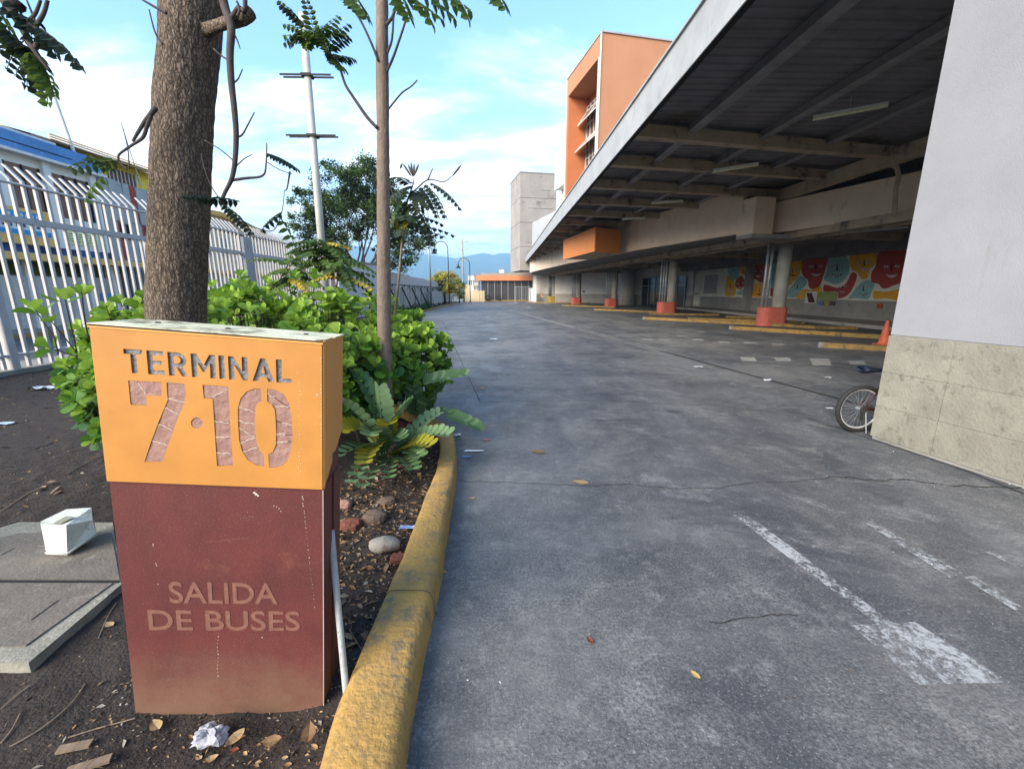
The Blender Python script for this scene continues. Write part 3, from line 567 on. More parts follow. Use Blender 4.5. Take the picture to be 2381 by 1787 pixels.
m_tan = mat('tan_plaster', (.80, .62, .47), (.72, .55, .41), vs=1.2, rough=.85, stain=(.16, .12, .09), ss=1.1, sthr=.62, drip=(1, 1, .4), bump=.25)
m_wallg = mat('warm_grey_wall', (.70, .65, .60), (.6, .56, .52), vs=1, rough=.9, stain=(.2, .17, .15), ss=1.5, sthr=.64)
m_dado = mat('grey_dado', (.36, .335, .30), (.3, .28, .25), vs=1.2, rough=.85, stain=(.09, .08, .07), ss=2)
m_col = mat('column_grey', (.38, .37, .33), (.27, .26, .23), vs=2.5, rough=.7, stain=(.09, .08, .065), ss=2, drip=(1, 1, .4), bump=.2)
m_cred = mat('red_column_paint', (.50, .12, .085), (.42, .10, .07), vs=4, rough=.65, stain=(.60, .52, .50), ss=3.2, sthr=.63)
m_cyel = mat('yellow_column_paint', (.45, .32, .05), (.35, .25, .05), vs=4, rough=.7)
XC, ZB, ZT, YE = 3.65, 5.9, 6.74, 66.0
ys = [-3.5, 1.5, 6.5, 11.5, 17, 23, 29, 35.5, 42, 48.5, 55, 61, YE]
for a, c in zip(ys, ys[1:]):
    b = MB(); b.box((XC, a + .006, ZB), (XC + .10, c - .006, ZT)); b.build('fascia_panel', m_fas, term)
b = MB(); b.box((XC - .05, -3.5, ZT + .004), (XC + .35, YE, ZT + .05)); b.build('coping', m_fas, term)
b = MB(); b.box((XC - .012, -3.5, ZB - .03), (XC + .11, YE, ZB - .002)); b.build('drip_edge', m_dark, term)
b = MB(); b.box((XC + .102, -3.5, 6.35), (24, YE, 6.72)); b.build('roof_slab', m_deck, term)
b = MB(); V = []; fs = []; y = -3.4; k = 0; cor = []
while y < YE - .3:
    cor += [(y, 6.34), (y + .12, 6.34), (y + .15, 6.31), (y + .27, 6.31)]; y += .30
for yy, zz in cor: V += [(XC + .11, yy, zz), (21, yy, zz)]
b.add(V, [(2 * i, 2 * i + 1, 2 * i + 3, 2 * i + 2) for i in range(len(cor) - 1)]); b.build('corrugated_deck', m_deck, term)
for X, w, h in ((5.4, .16, .22), (7.72, .14, .20), (10.03, .14, .20)):
    b = MB(); b.box((X - w / 2, -3.4, 6.30 - h), (X + w / 2, YE - .2, 6.302)); b.box((X - w * .9, -3.4, 6.30 - h - .02), (X + w * .9, YE - .2, 6.30 - h)); b.build('purlin', m_purl, term)
ycs = [12.9, 15.6, 18.8, 22.0, 25.3, 28.6, 31.9, 35.2, 38.5, 41.8, 45.1, 48.4, 51.7, 55.0, 58.3, 61.6, 64.5]
def inner_line(y0):                                        # where a cross beam that starts at (XC, y0) meets the girder
    return min(9.3, max(1.6, (12.45 - XC) if y0 < 26 else 12.45 - XC - (y0 - 26) * .19))
for y0 in ycs:
    p = Vector((XC + .1, y0, 6.03)); q = p + NX * inner_line(y0) / NX.x
    b = MB(); b.beam(p, q, .30, .32); b.box((-.1, 0, -.5), (.1, .01, -.49), Matrix.Translation((0, 0, -50))) if 0 else None; b.build('cross_beam', m_beam, term)
b = MB(); b.beam((12.5, -3, 5.86), (12.5, 27, 5.86), .32, .44); b.build('girder', m_beam, term)
b = MB(); b.beam((12.5, 27, 5.86), (5.1, YE - .5, 5.86), .32, .44); b.build('girder', m_beam, term)
# tan edge beam of the upper floor, in front of the columns
def vwall(p, q, z0, z1, th, name, m, **t):
    p, q = Vector((p[0], p[1], 0)), Vector((q[0], q[1], 0)); d = (q - p); L = d.length; d.normalize(); n = Vector((d.y, -d.x, 0))
    M = rot_axes(d, n, Vector((0, 0, 1)), p); return MB().box((0, 0, z0), (L, th, z1), M).build(name, m, t.pop('parent', term), **t)
vwall((16.5, 7), (14.2, 14.0), 4.3, 5.75, .25, 'edge_beam', m_tan)
vwall((14.19, 14.03), (12.2, 20.6), 4.28, 5.6, .25, 'edge_beam', m_tan)
vwall((11.0, 20.3), (8.75, 28.3), 4.30, 6.2, .25, 'edge_beam', m_tan)
vwall((8.74, 28.33), (6.6, 41), 4.30, 6.2, .25, 'edge_beam', m_tan)
vwall((6.59, 41.03), (4.05, 62), 4.32, 6.2, .25, 'edge_beam', m_tan)
b = MB(); M = rot_axes(UX, NX, Vector((0, 0, 1)), (11.05, 19.9, 0)); b.box((-.55, -.1, 4.15), (.45, .9, 5.7), M); b.build('bracket_block', m_tan, term)
b = MB(); b.box((-.75, -.3, 3.98), (.2, 2.3, 4.15), M); b.build('bracket_block', m_conc, term)
# upper floor slab over the bays
b = MB(); pts = [(14.5, 14.2), (12.5, 20.8), (11.3, 20.5), (9.05, 28.4), (6.9, 41), (4.5, 62), (5, 72), (24, 72), (24, 5), (17.5, 5)]
b.prism([(x, y, 4.36) for x, y in pts], (0, 0, .35)); b.build('floor_slab', m_deck, term)
for k, y0 in enumerate((17.5, 28.3, 41.5, 54.2, 65)):
    x0 = [13.6, 11.9, 10.6, 9.6, 7.9][k]; p = Vector((x0 - .5, y0 + 2.1, 4.22)); b = MB(); b.beam(p, p + Vector((11, 2.2, 0)), .5, .30); b.build('floor_beam', m_beam, term)
b = MB(); b.beam((13.1, 19.9, 4.17), (7.9, 67, 4.17), .55, .32); b.build('floor_beam', m_beam, term)
b = MB(); b.beam((13.1, 19.9, 4.17), (14.9, 7, 4.17), .55, .32); b.build('floor_beam', m_beam, term)
# columns
for i, (cx_, cy_, base_w) in enumerate(((1795, 762, 73), (1550, 734, 47), (1421, 716, 34.6), (1340, 708, 27), (1284, 703, 22))):
    c = G(cx_, cy_ - (5, 3, 1.5, 1, 1)[i]); c.y += .15
    col = MB(); cc_ = c + Vector((.30, 0, 0)); col.tube([cc_, cc_ + Vector((0, 0, 4.1))], .31, 22)
    co = col.build('column', m_col, term, smooth=True)
    b = MB(); n = 10; wd = 1.42; pts = []
    for j in range(n + 1): a = -math.pi / 2 + math.pi * j / n; pts.append((c.x + wd / 2 - .42 + .42 * math.cos(a), c.y + .42 * math.sin(a), .0))
    for j in range(n + 1): a = math.pi / 2 + math.pi * j / n; pts.append((c.x - wd / 2 + .42 + .42 * math.cos(a), c.y + .42 * math.sin(a), .0))
    b.prism(pts, (0, 0, .92)); b.build('base', m_cyel if i == 4 else m_cred, co)
    for dx in (-.56, -.36, -.19)[: 3 if i else 2]:
        b = MB(); b.tube([(c.x + dx, c.y, .9), (c.x + dx, c.y, 4.1)], .065, 10)
        for zz in (1.5, 3.4): b.tube([(c.x + dx, c.y, zz), (c.x + dx, c.y, zz + .07)], .082, 10)
        b.build('pipe', m_steel, co, smooth=True)
# bay kerbs
KD = Vector((2.9, -3.4, 0)).normalized(); isl = []
def bay_kerb(tip, L, d=KD, h=.15, w=.24, lab='', white=True, z=0):
    t_ = thing('bay_kerb', lab, 'kerb', tip, 'yellow kerbs of the diagonal bus bays'); a = Vector(tip); s_ = Vector((-d.y, d.x, 0))
    M = rot_axes(d, s_, Vector((0, 0, 1)), (a.x, a.y, z))
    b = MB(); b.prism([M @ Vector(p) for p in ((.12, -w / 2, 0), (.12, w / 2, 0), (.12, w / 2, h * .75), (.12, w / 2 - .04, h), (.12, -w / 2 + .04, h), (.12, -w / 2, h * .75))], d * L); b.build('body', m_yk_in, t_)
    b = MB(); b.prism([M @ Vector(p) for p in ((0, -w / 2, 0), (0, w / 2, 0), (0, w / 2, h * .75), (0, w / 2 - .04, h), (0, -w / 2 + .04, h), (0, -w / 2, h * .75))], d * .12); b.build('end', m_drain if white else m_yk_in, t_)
bay_kerb(G(1902, 806), 5.5, Vector((1.25, -.95, 0)).normalized(), lab='yellow bay kerb with a pale end in front of the traffic cone')
bay_kerb(G(1697, 765), 7, Vector((3.0, -3.6, 0)).normalized(), lab='yellow bay kerb running under the nearest red column base')
bay_kerb(G(1496, 742), 8, Vector((2.9, -3.3, 0)).normalized(), lab='yellow bay kerb at the foot of the second nearest red column')
bay_kerb(G(1383, 721), 8, Vector((2.8, -3.6, 0)).normalized(), lab='yellow bay kerb at the foot of the third red column from the front')
bay_kerb(G(1308, 711), 8, Vector((2.8, -4.2, 0)).normalized(), lab='yellow bay kerb at the foot of the furthest red column')
bay_kerb(G(1225, 704), 9, Vector((3.8, -1.2, 0)).normalized(), lab='yellow bay kerb at the foot of the yellow column base')
B9 = lambda u, v: G(1600 + u * .226, 520 + v * .226)
for (a, c, lab) in (((390, 965), (700, 975), 'short yellow wheel stop left of the nearest column base'), ((1040, 1020), (1170, 1030), 'short yellow wheel stop right of the nearest column base'), ((1290, 1080), (1700, 1085), 'long yellow wheel stop below the mural'), ((-400, 935), (300, 945), 'yellow wheel stop below the white door'), ((0, 985), (690, 1010), 'dull yellow wheel stop behind the nearest bay'), ((1060, 1065), (1260, 1075), 'short dull wheel stop beside the column base')):
    p, q = B9(*a), B9(*c); d = (q - p); L = d.length
    if L < .5: continue
    bay_kerb(p, L, d.normalized(), .13, .2, lab, white=False)
b = MB(); q = [G(1640, 722), G(1830, 742), G(2075, 765)]; back = [(20.3, 20), (20.3, 46), (15.0, 46)]
b.prism([(p.x, p.y, 0.004) for p in (Vector((17.2, 18, 0)), Vector((20.4, 18, 0)), Vector((20.4, 46, 0)), Vector((17.6, 46, 0)))], (0, 0, .16)); b.build('platform', m_dado, kind='structure')
# rear walls
XW = 20.3
b = MB(); b.box((XW, 8, 1.19), (XW + .3, 45, 4.4)); b.build('rear_wall', m_wallg, term)
b = MB(); b.box((XW - .05, 8, .1), (XW + .3, 45, 1.185)); b.build('dado', m_dado, term)
WB = [(20.3, 45), (17.87, 55.8), (12.61, 66.8), (8.2, 70.2), (5.2, 71)]
for (p, q) in zip(WB, WB[1:]):
    vwall(p, q, 1.3, 4.6, -.3, 'rear_wall', m_wallg); vwall(p, q, 0, 1.295, -.36, 'dado', m_dado)
b = MB(); b.box((XW - .45, 34.5, 0), (XW - .06, 35.1, 4.35)); b.build('pilaster', m_conc, term)
def wallrect(x0, y0, x1, y1, X, off, name, m, parent=term, th=.04, **t):
    a, c = AX(x0, y0, X), AX(x1, y1, X); ya, yb = sorted((a.y, c.y)); za, zb_ = sorted((a.z, c.z))
    return MB().box((X - off - th, ya, za), (X - off, yb, zb_)).build(name, m, parent, **t)
wallrect(1584, 640, 1680, 697, XW, .012, 'cream_wall', mat('cream_wall_paint', (.82, .78, .66), (.74, .70, .58), vs=1.2, stain=(.5, .46, .38), ss=1.5, sthr=.64), th=.03)
MB().box((19.0, 8, 3.72), (20.25, 46, 4.355)).build('ceiling_duct', m_deck, term)
# white door bay, notice board, glass entrance
m_cream = mat('cream_door', (.75, .72, .60), (.65, .61, .50), vs=1, rough=.7, stain=(.25, .22, .17), ss=2)
o = wallrect(1584, 648, 1628, 712, XW, .05, 'door', m_cream, th=.06)
b = MB(); a = AX(1584, 682, XW); b.box((XW - .14, AX(1628, 690, XW).y, a.z - .05), (XW - .115, AX(1584, 690, XW).y, a.z + .05)); b.build('push_bar', m_beam, o)
wallrect(1598, 636, 1613, 655, XW, .10, 'notice_board', mat('brown_board', (.10, .08, .05), (.16, .13, .09), vs=8), th=.08)
wallrect(1641, 640, 1667, 682, XW, .06, 'poster', mat('pale_poster', (.42, .40, .37), (.34, .32, .29), vs=6), th=.02)
m_glass = bpy.data.materials.new('dark_glass'); m_glass.use_nodes = True; bb = m_glass.node_tree.nodes['Principled BSDF']; bb.inputs['Base Color'].default_value = (.03, .035, .04, 1); bb.inputs['Roughness'].default_value = .12; bb.inputs['Specular IOR Level'].default_value = .6
ea, eb = Vector((20.1, 45.9, 0)), Vector((18.1, 54.6, 0)); ed = (eb - ea).normalized(); en = Vector((-ed.y, ed.x, 0))
ME = rot_axes(ed, en, Vector((0, 0, 1)), ea)
ent = MB().box((0, .40, 0.02), (8.6, .48, 3.3), ME).build('entrance', m_glass, term)
for k in range(7): MB().box((k * 1.42 - .04, .49, 0.02), (k * 1.42 + .04, .56, 3.3), ME).build('mullion', m_steel, ent)
for z in (2.3, 3.25): MB().box((0, .565, z), (8.6, .60, z + .07), ME).build('transom', m_steel, ent)
# round concrete stair wall left of the entrance
b = MB(); b.tube([(16.2, 55.5, 0), (16.2, 55.5, 4.3)], .95, 24); b.build('round_wall', m_wallg, term, smooth=True)
# low guard rails near the entrance
gr = thing('guard_rail', 'low metal guard rail by the glass entrance under the terminal', 'railing', (15.0, 53.5, 0)); b = MB()
for k in range(5): b.tube([(14.6 + k * .45, 53.4, 0), (14.6 + k * .45, 53.4, 1.0)], .03, 6)
b.build('post', m_steel, gr)
b = MB()
for z in (.3, .5, .7, .98): b.tube([(14.6, 53.4, z), (16.4, 53.4, z)], .025, 6)
b.build('rail', m_steel, gr)
# upper parts above the canopy
m_up = mat('pale_upper_wall', (.42, .43, .45), (.36, .37, .39), vs=.8, rough=.85, stain=(.22, .22, .22), ss=1.2, sthr=.62, drip=(1, 1, .3))
vwall((3.5, 50.0), (5.35, 41.7), 6.76, 9.15, -6, 'parapet_wall', m_up)
vwall((5.2, 43.9), (5.95, 40.0), 11.2, 14.4, -5, 'balcony_band', m_white)
vwall((5.9, 43.9), (6.5, 40.0), 6.76, 11.19, -5, 'upper_wall', m_tan)
# lamps under the canopy
m_tube = mat('yellowed_lamp_cover', (.85, .80, .55), (.7, .65, .42), vs=10, rough=.4)
def tube_light(a, c, zz, lab):
    p, q = G(*a, zz), G(*c, zz); t_ = thing('ceiling_light', lab, 'lamp', (p + q) / 2, 'tube lamps under the canopy')
    MB().beam(p + Vector((0, 0, .05)), q + Vector((0, 0, .05)), .10, .04).build('housing', m_white, t_); MB().tube([p, q], .045, 8).build('tube', m_tube, t_, smooth=True)
    mid = (p + q) / 2; MB().tube([mid + Vector((0, 0, .06)), mid + Vector((0, 0, 6.3 - zz))], .012, 5).build('hanger', m_steel, t_)
tube_light((1890, 277), (2065, 245), 5.95, 'nearest tube lamp hanging under the dark canopy near the pier')
tube_light((1658, 399), (1763, 383), 5.80, 'second nearest tube lamp under the dark canopy')
tube_light((1515, 473), (1588, 468), 5.80, 'third tube lamp from the pier under the canopy')
tube_light((1447, 510), (1500, 507), 5.80, 'furthest clearly seen tube lamp near the orange box')
for (a, c, lab) in (((1972, 541), (2110, 528), 'tube lamp under the low ceiling beside the pier'), ((1682, 581), (1735, 580), 'tube lamp under the low ceiling left of the nearest column'), ((1604, 594), (1646, 593), 'tube lamp under the low ceiling above the white door')):
    p, q = G(*a, 4.25), G(*c, 4.25); t_ = thing('ceiling_light', lab, 'lamp', (p + q) / 2, 'tube lamps under the low ceiling'); MB().beam(p, q, .12, .06).build('housing', m_white, t_)
# drain pipes on the tan beam
for (pp, rr, lab) in (([(2068, 382), (2085, 388), (2090, 410), (2083, 440), (2080, 500)], .07, 1), ([(1643, 497), (1656, 500), (1659, 515), (1657, 548)], .06, 1), ([(1507, 520), (1508, 530), (1520, 532)], .05, 1)):
    Yp = {2068: 15.1, 1643: 23.2, 1507: 30.5}[pp[0][0]]; P = [AY(x, y, Yp - .35) for x, y in pp]
    MB().tube(P, rr, 10).build('drain_pipe', m_beam, term, smooth=True)
for dx, dz in ((0, 4.1), (.5, 4.0), (1.1, 4.12)):
    MB().tube([(13.9 + dx, 12, dz), (12.6 + dx, 24, dz), (11.5 + dx, 36, dz)], .06, 8).build('ceiling_pipe', m_beam, term, smooth=True)
# orange box hung under the canopy
m_ob = mat('orange_panel', (.62, .215, .05), (.56, .19, .045), vs=1.5, rough=.6, bump=.1)
q = [G(1310, 602, 4.3), G(1382, 585, 4.3), G(1441, 588, 4.3)]
def X8(u, v, Y): return AY(1150 + u * .226, 500 + v * .226, Y)
A_ = X8(705, 450, 34.5); B_ = X8(1022, 388, 27.5); C_ = X8(1290, 393, 29.0); At = X8(705, 258, 34.5); Bt = X8(1028, 208, 27.5); Ct = X8(1296, 225, 29.0)
zb_ = (A_.z + B_.z + C_.z) / 3; zt_ = max(At.z, Bt.z)
box = thing('hanging_sign_box', 'blank orange box hanging from the canopy edge beam over the bays', 'sign', ((A_.x + C_.x) / 2, 30, zb_))
def wallp(a, c, z0, z1, th, name, m, par):
    a = Vector((a.x, a.y, 0)); c = Vector((c.x, c.y, 0)); d = (c - a); L = d.length; d.normalize(); n = Vector((d.y, -d.x, 0)); return MB().box((0, 0, z0), (L, -th, z1), rot_axes(d, n, Vector((0, 0, 1)), a)).build(name, m, par)
wallp(A_, B_, zb_, zt_, .08, 'side_panel', m_ob, box); wallp(B_, C_, zb_, zt_, .08, 'end_panel', m_ob, box)
b = MB(); D_ = Vector((A_.x + 2.4, A_.y + .4, 0)); b.prism([(p.x, p.y, zb_ + .02) for p in (A_ + Vector((.08, 0, 0)), B_ + Vector((.06, .1, 0)), C_, D_)], (0, 0, .05)); b.build('underside', m_beam, box)
# mural
mur = thing('mural', 'long wall mural of red, orange and teal smiling blob faces on cream', 'mural', (XW - .02, 28, 1.2))
m_cr = mat('mural_cream', (.85, .80, .66), (.8, .75, .6), vs=2, rough=.85); mc = {'r': mat('mural_red', (.48, .075, .06), (.42, .065, .055), vs=2, rough=.8), 'o': mat('mural_orange', (.86, .42, .05), (.8, .37, .045), vs=2, rough=.8), 't': mat('mural_teal', (.30, .50, .50), (.26, .44, .44), vs=2, rough=.8), 'w': mat('mural_white', (.62, .60, .54), rough=.8), 'k': mat('mural_black', (.05, .02, .02), rough=.8)}
MBX = lambda u, v, k=0: AX(1600 + u * .226, 520 + v * .226, XW - .006 - .004 * k)
b = MB(); ya, yb = MBX(2400, 500).y, MBX(378, 500).y; b.box((XW - .006, ya, 1.19), (XW - .001, yb, 4.34)); b.build('background', m_cr, mur)
def blob(P, c):
    if len(P) >= 5:
        P = [Vector((p[0], p[1])) for p in P]; R = []; n = len(P)
        for i in range(n):
            a, b_, c_, d_ = P[i - 1], P[i], P[(i + 1) % n], P[(i + 2) % n]
            for k in range(4): u = k / 4; R.append(.5 * ((2 * b_) + (c_ - a) * u + (2 * a - 5 * b_ + 4 * c_ - d_) * u * u + (3 * b_ - a - 3 * c_ + d_) * u ** 3))
        P = R
    pts = [MBX(p[0], p[1]) for p in P]; pts = [(p.y, min(p.z, 4.33)) for p in pts]
    me = curve_mesh([pts], .003); me.materials.append(mc[c])
    return put(me, 'painted_face', mur, M=Matrix.Translation((XW - .0085 - (XW - .02), -28, -1.2)) @ Matrix(((0, 0, -1, 0), (1, 0, 0, 0), (0, 1, 0, 0), (0, 0, 0, 1))))
BL = [('t', [(410, 445), (520, 430), (525, 500), (510, 560), (470, 585), (430, 550)]), ('o', [(530, 430), (615, 425), (600, 545), (565, 520), (535, 500)]), ('r', [(625, 425), (785, 400), (780, 590), (735, 600), (700, 575), (640, 550), (622, 490)]),
      ('o', [(410, 530), (440, 565), (480, 610), (490, 700), (470, 738), (385, 738), (385, 620)]), ('r', [(540, 535), (580, 575), (575, 640), (540, 680), (492, 650), (490, 590)]), ('t', [(620, 570), (680, 600), (640, 670), (610, 730), (500, 725), (515, 700), (570, 670), (592, 620)]),
      ('o', [(690, 620), (772, 620), (772, 745), (632, 745), (645, 690)]), ('t', [(850, 410), (915, 405), (905, 560), (880, 650), (850, 640)]), ('o', [(1060, 400), (1175, 395), (1150, 515), (1100, 580), (1040, 630)]),
      ('t', [(1150, 540), (1208, 562), (1218, 620), (1150, 700), (1105, 760), (1020, 750), (1035, 680), (1100, 600)]), ('r', [(1190, 370), (1430, 342), (1418, 450), (1385, 560), (1355, 640), (1290, 673), (1245, 650), (1230, 580), (1190, 540), (1168, 470)]),
      ('t', [(1448, 335), (1560, 318), (1638, 355), (1662, 440), (1638, 540), (1570, 608), (1510, 622), (1405, 580), (1405, 540), (1432, 470)]), ('o', [(1680, 322), (1938, 300), (1935, 400), (1870, 470), (1850, 555), (1800, 575), (1762, 540), (1740, 500), (1682, 460)]),
      ('r', [(1972, 290), (2240, 250), (2230, 560), (2100, 640), (2010, 668), (1960, 620), (1890, 598), (1885, 510), (1932, 430)]), ('r', [(1400, 632), (1450, 635), (1540, 660), (1620, 620), (1682, 510), (1720, 505), (1738, 540), (1700, 650), (1640, 735), (1545, 768), (1540, 700), (1400, 698)]),
      ('t', [(1762, 622), (1858, 578), (1918, 630), (1880, 720), (1850, 776), (1720, 768), (1650, 772), (1700, 700)]), ('o', [(1190, 672), (1260, 682), (1368, 645), (1368, 758), (1300, 765), (1115, 766)]), ('o', [(1920, 692), (2040, 700), (2220, 672), (2215, 790), (2040, 768), (1930, 778), (1902, 750)]), ('r', [(848, 660), (890, 660), (890, 748), (845, 748)])]
BO = [blob(P, c) for c, P in BL]
def feat(par, P, c, k):
    pts = [MBX(p[0], p[1]) for p in P]; me = curve_mesh([[(p.y, p.z) for p in pts]], .003); me.materials.append(mc[c])
    o = bpy.data.objects.new('face_feature', me); COL.objects.link(o); o.parent = BO[par]; o.matrix_local = Matrix.Translation((0, 0, .0035 * k))
def ell(cx, cy, rx, ry, n=12): return [(cx + rx * math.cos(6.283 * i / n), cy + ry * math.sin(6.283 * i / n)) for i in range(n)]
def smile(cx, cy, w, d, th, n=8):
    a = [(cx + w * (2 * i / n - 1), cy + d * (1 - (2 * i / n - 1) ** 2)) for i in range(n + 1)]; c_ = [(x, y - th * (1 - ((x - cx) / w) ** 2) - 1) for x, y in a][::-1]; return a + c_[1:-1] if len(c_) > 2 else a
FC = [(0, 470, 470, .6, 'w'), (1, 575, 470, .5, 'k'), (2, 722, 490, .9, 'w'), (3, 435, 640, .9, 'w'), (4, 540, 610, .9, 'w'), (5, 630, 620, .5, 'k'), (6, 735, 680, .8, 'k'), (8, 1075, 480, .9, 'k'), (9, 1125, 640, 1.0, 'w'), (10, 1315, 440, 1.5, 'w'), (11, 1535, 440, 1.6, 'w'), (12, 1815, 395, 1.3, 'w'), (13, 2095, 440, 1.7, 'w'), (14, 1590, 650, .9, 'w'), (15, 1805, 655, 1.3, 'w'), (16, 1240, 705, .9, 'w')]
for i, x, y, s, mc_ in FC:
    for sg in (-1, 1):
        feat(i, ell(x + sg * 33 * s, y - 8 * sg * .3, 15 * s, 8 * s), 'w', 1); feat(i, ell(x + sg * 33 * s, y - 8 * sg * .3, 5 * s, 5 * s, 8), 'k', 2)
    feat(i, [(x - 2 * s, y - 20 * s), (x + 2 * s, y - 20 * s), (x + 4 * s, y + 22 * s), (x + 12 * s, y + 28 * s), (x - 8 * s, y + 26 * s)], 'k', 1)
    feat(i, smile(x, y + 46 * s, 36 * s, 22 * s, 15 * s), 'k' if mc_ == 'w' and i in (11, 15) else mc_, 1)
    if i in (11, 15):
        for q in (-18, -2, 14): feat(i, ell(x + q * s, y + 58 * s, 6 * s, 6 * s, 6), 'w', 2)
# small signs hung by the mural
def plate(u0, v0, u1, v1, m, name, lab, cat):
    a, c = MBX(u0, v0), MBX(u1, v1); b = MB(); b.box((XW - .12, min(a.y, c.y), min(a.z, c.z)), (XW - .08, max(a.y, c.y), max(a.z, c.z))); return solo(b, name, m, lab, cat, (XW - .1, (a.y + c.y) / 2, min(a.z, c.z)))
plate(1370, 700, 1535, 790, mat('green_board', (.36, .42, .15), (.30, .36, .13), vs=9), 'wall_sign', 'pale green sign board on the mural above three small coloured plates', 'sign')
for k, (u, c, nm) in enumerate(((1360, (.16, .24, .34), 'blue'), (1420, (.45, .36, .12), 'yellow'), (1480, (.14, .12, .10), 'brown'))):
    plate(u, 796, u + 42, 842, mat(nm + '_plate', c), 'wall_plate', 'small %s plate under the pale green sign board' % nm, 'sign')
plate(1965, 820, 2012, 872, mat('red_box', (.45, .10, .06)), 'alarm_box', 'small red alarm box on the grey dado left of the pier', 'box')
st = plate(1232, 700, 1330, 820, m_white, 'striped_board', 'white board with dark diagonal stripes in front of the mural', 'sign')
m_str = mat('dark_stripe', (.10, .03, .03)); a, c = MBX(1270, 712), MBX(1325, 812)
for k in range(5):
    y_ = c.y + (a.y - c.y) * k / 5; MB().add([(XW - .123, y_, c.z), (XW - .123, y_ + .12, c.z), (XW - .123, y_ + .55 if y_ + .55 < a.y + .3 else a.y + .3, a.z), (XW - .123, y_ + .43, a.z)], [(0, 1, 2, 3)]).build('stripe', m_str, st)
for (x, y, z1) in ((1450, 691, 0), (1357, 676, 0)):
    pass
W8 = lambda u, v: (1150 + u * .226, 500 + v * .226)
for (u0, v0, u1, v1, lab) in ((470, 795, 505, 845, 'red notice on the wall at the far end of the terminal'), (908, 775, 930, 798, 'small red and black notice behind the second furthest column')):
    Yw = 68 if u0 < 600 else 62.5
    a, c = AY(*W8(u0, v0), Yw), AY(*W8(u1, v1), Yw); b = MB(); b.box((a.x, Yw - .03, c.z), (c.x, Yw, a.z)); solo(b, 'wall_notice', mat('red_notice', (.30, .05, .04), (.4, .35, .3), vs=4), lab, 'sign', (a.x, Yw, c.z))
# ------------------------------------------------------------------ the pier at the right edge
m_pl = mat('lavender_plaster', (.265, .268, .297), (.235, .238, .262), vs=1.3, rough=.88, bump=.35, bs=90, stain=(.215, .21, .215), ss=2.2, sthr=.62, drip=(1, 1, .35))
m_tile = mat('beige_stone_tile', (.25, .24, .20), (.19, .18, .15), vs=3.0, rough=.85, stain=(.125, .12, .095), ss=9, sthr=.55, bump=.7, bs=40)
PC = Vector((4.37, 4.67, 0)); PDv = Vector((.22, -1.33, 0)).normalized(); PN = Vector((-PDv.y, PDv.x, 0)); PN = PN if PN.x > 0 else -PN
pier = thing('pier', 'massive lavender plastered pier with beige stone tiled foot at the right edge', 'pier', PC); MP = rot_axes(PDv, PN, Vector((0, 0, 1)), PC)
b = MB(); b.box((0, .012, 1.225), (4.2, .9, 6.25), MP); b.build('plaster_body', m_pl, pier)
b = MB(); b.box((.004, .02, 0), (4.196, .89, 1.222), MP); b.build('mortar_core', m_conc, pier)
zs = [0.03, .40, .80, 1.215]; xs = [0, .62, 1.33, 2.04, 2.75, 3.46, 4.2]; random.seed(3)
for r in range(3):
    for k in range(6):
        d = random.uniform(.001, .0045); b = MB(); b.box((xs[k] + .0015, .004 + d, zs[r] + .0015), (xs[k + 1] - .0015, .024, zs[r + 1] - .0015), MP); b.build('tile', m_tile, pier)
    for k in range(1): b = MB(); b.box((-.010, .004, zs[r] + .003), (.003, .9, zs[r + 1] - .003), MP); b.build('tile', m_tile, pier)
# ------------------------------------------------------------------ orange block and concrete tower
m_ow = mat('salmon_orange_wall', (.46, .22, .12), (.41, .19, .10), vs=.6, rough=.8, stain=(.40, .17, .085), ss=.8, sthr=.6)
m_ow2 = mat('orange_reveal', (.50, .17, .07), (.45, .15, .065), vs=1, rough=.8)
N_ = Vector((5.45, 26.0, 0)); OD = (Vector((4.41, 31.3, 0)) - N_); OL = OD.length; OD.normalize(); ON = Vector((OD.y, -OD.x, 0)); MO = rot_axes(OD, ON, Vector((0, 0, 1)), N_)
blk = thing('orange_stair_block', 'tall salmon orange block with a deep recessed window rising over the canopy', 'building', (N_.x, N_.y, 6.76))
zt0 = 15.2; s0, s1, zo = .28, OL - .25, 14.15
def ob(a, c, name, m, par=blk): return MB().box(a, c, MO).build(name, m, par)
ob((0, 0, 6.76), (s0, 7, zt0), 'wall', m_ow); ob((s1, 0, 6.76), (OL, 7, zt0), 'wall', m_ow); ob((s0, 0, zo), (s1, 7, zt0), 'wall', m_ow); ob((s0, 1.45, 6.76), (s1, 7, zo), 'wall', m_ow2)
ob((s1 - .02, .06, 6.8), (s1 - .001, 1.44, zo - .001), 'reveal', m_ow2)
ob((-.06, -.04, zt0), (OL + .05, 7.1, zt0 + .08), 'coping', m_fas); ob((-.05, -.05, 6.8), (.03, -.003, zt0 - .003), 'corner_trim', m_white); ob((OL - .03, -.05, 6.8), (OL + .05, -.003, zt0 - .003), 'corner_trim', m_white)
ob((s0 - .05, -.045, 6.8), (s0 - .0, -.003, zo), 'corner_trim', m_white)
m_wg = mat('brown_window_glass', (.10, .05, .035), (.24, .17, .14), vs=1.5, rough=.15, bump=0, spec=.6)
wn = MB().box((.75, 1.36, 6.8), (5.05, 1.44, 13.6), MO).build('window', m_wg, blk)
for k in range(8): MB().box((.75 + k * .61, 1.28, 6.8), (.80 + k * .61, 1.355, 13.6), MO).build('mullion', m_white, wn)
for z in (8.0, 9.2, 10.4, 11.6, 12.5, 13.55): MB().box((.75, 1.30, z), (5.05, 1.35, z + .05), MO).build('transom', m_white, wn)
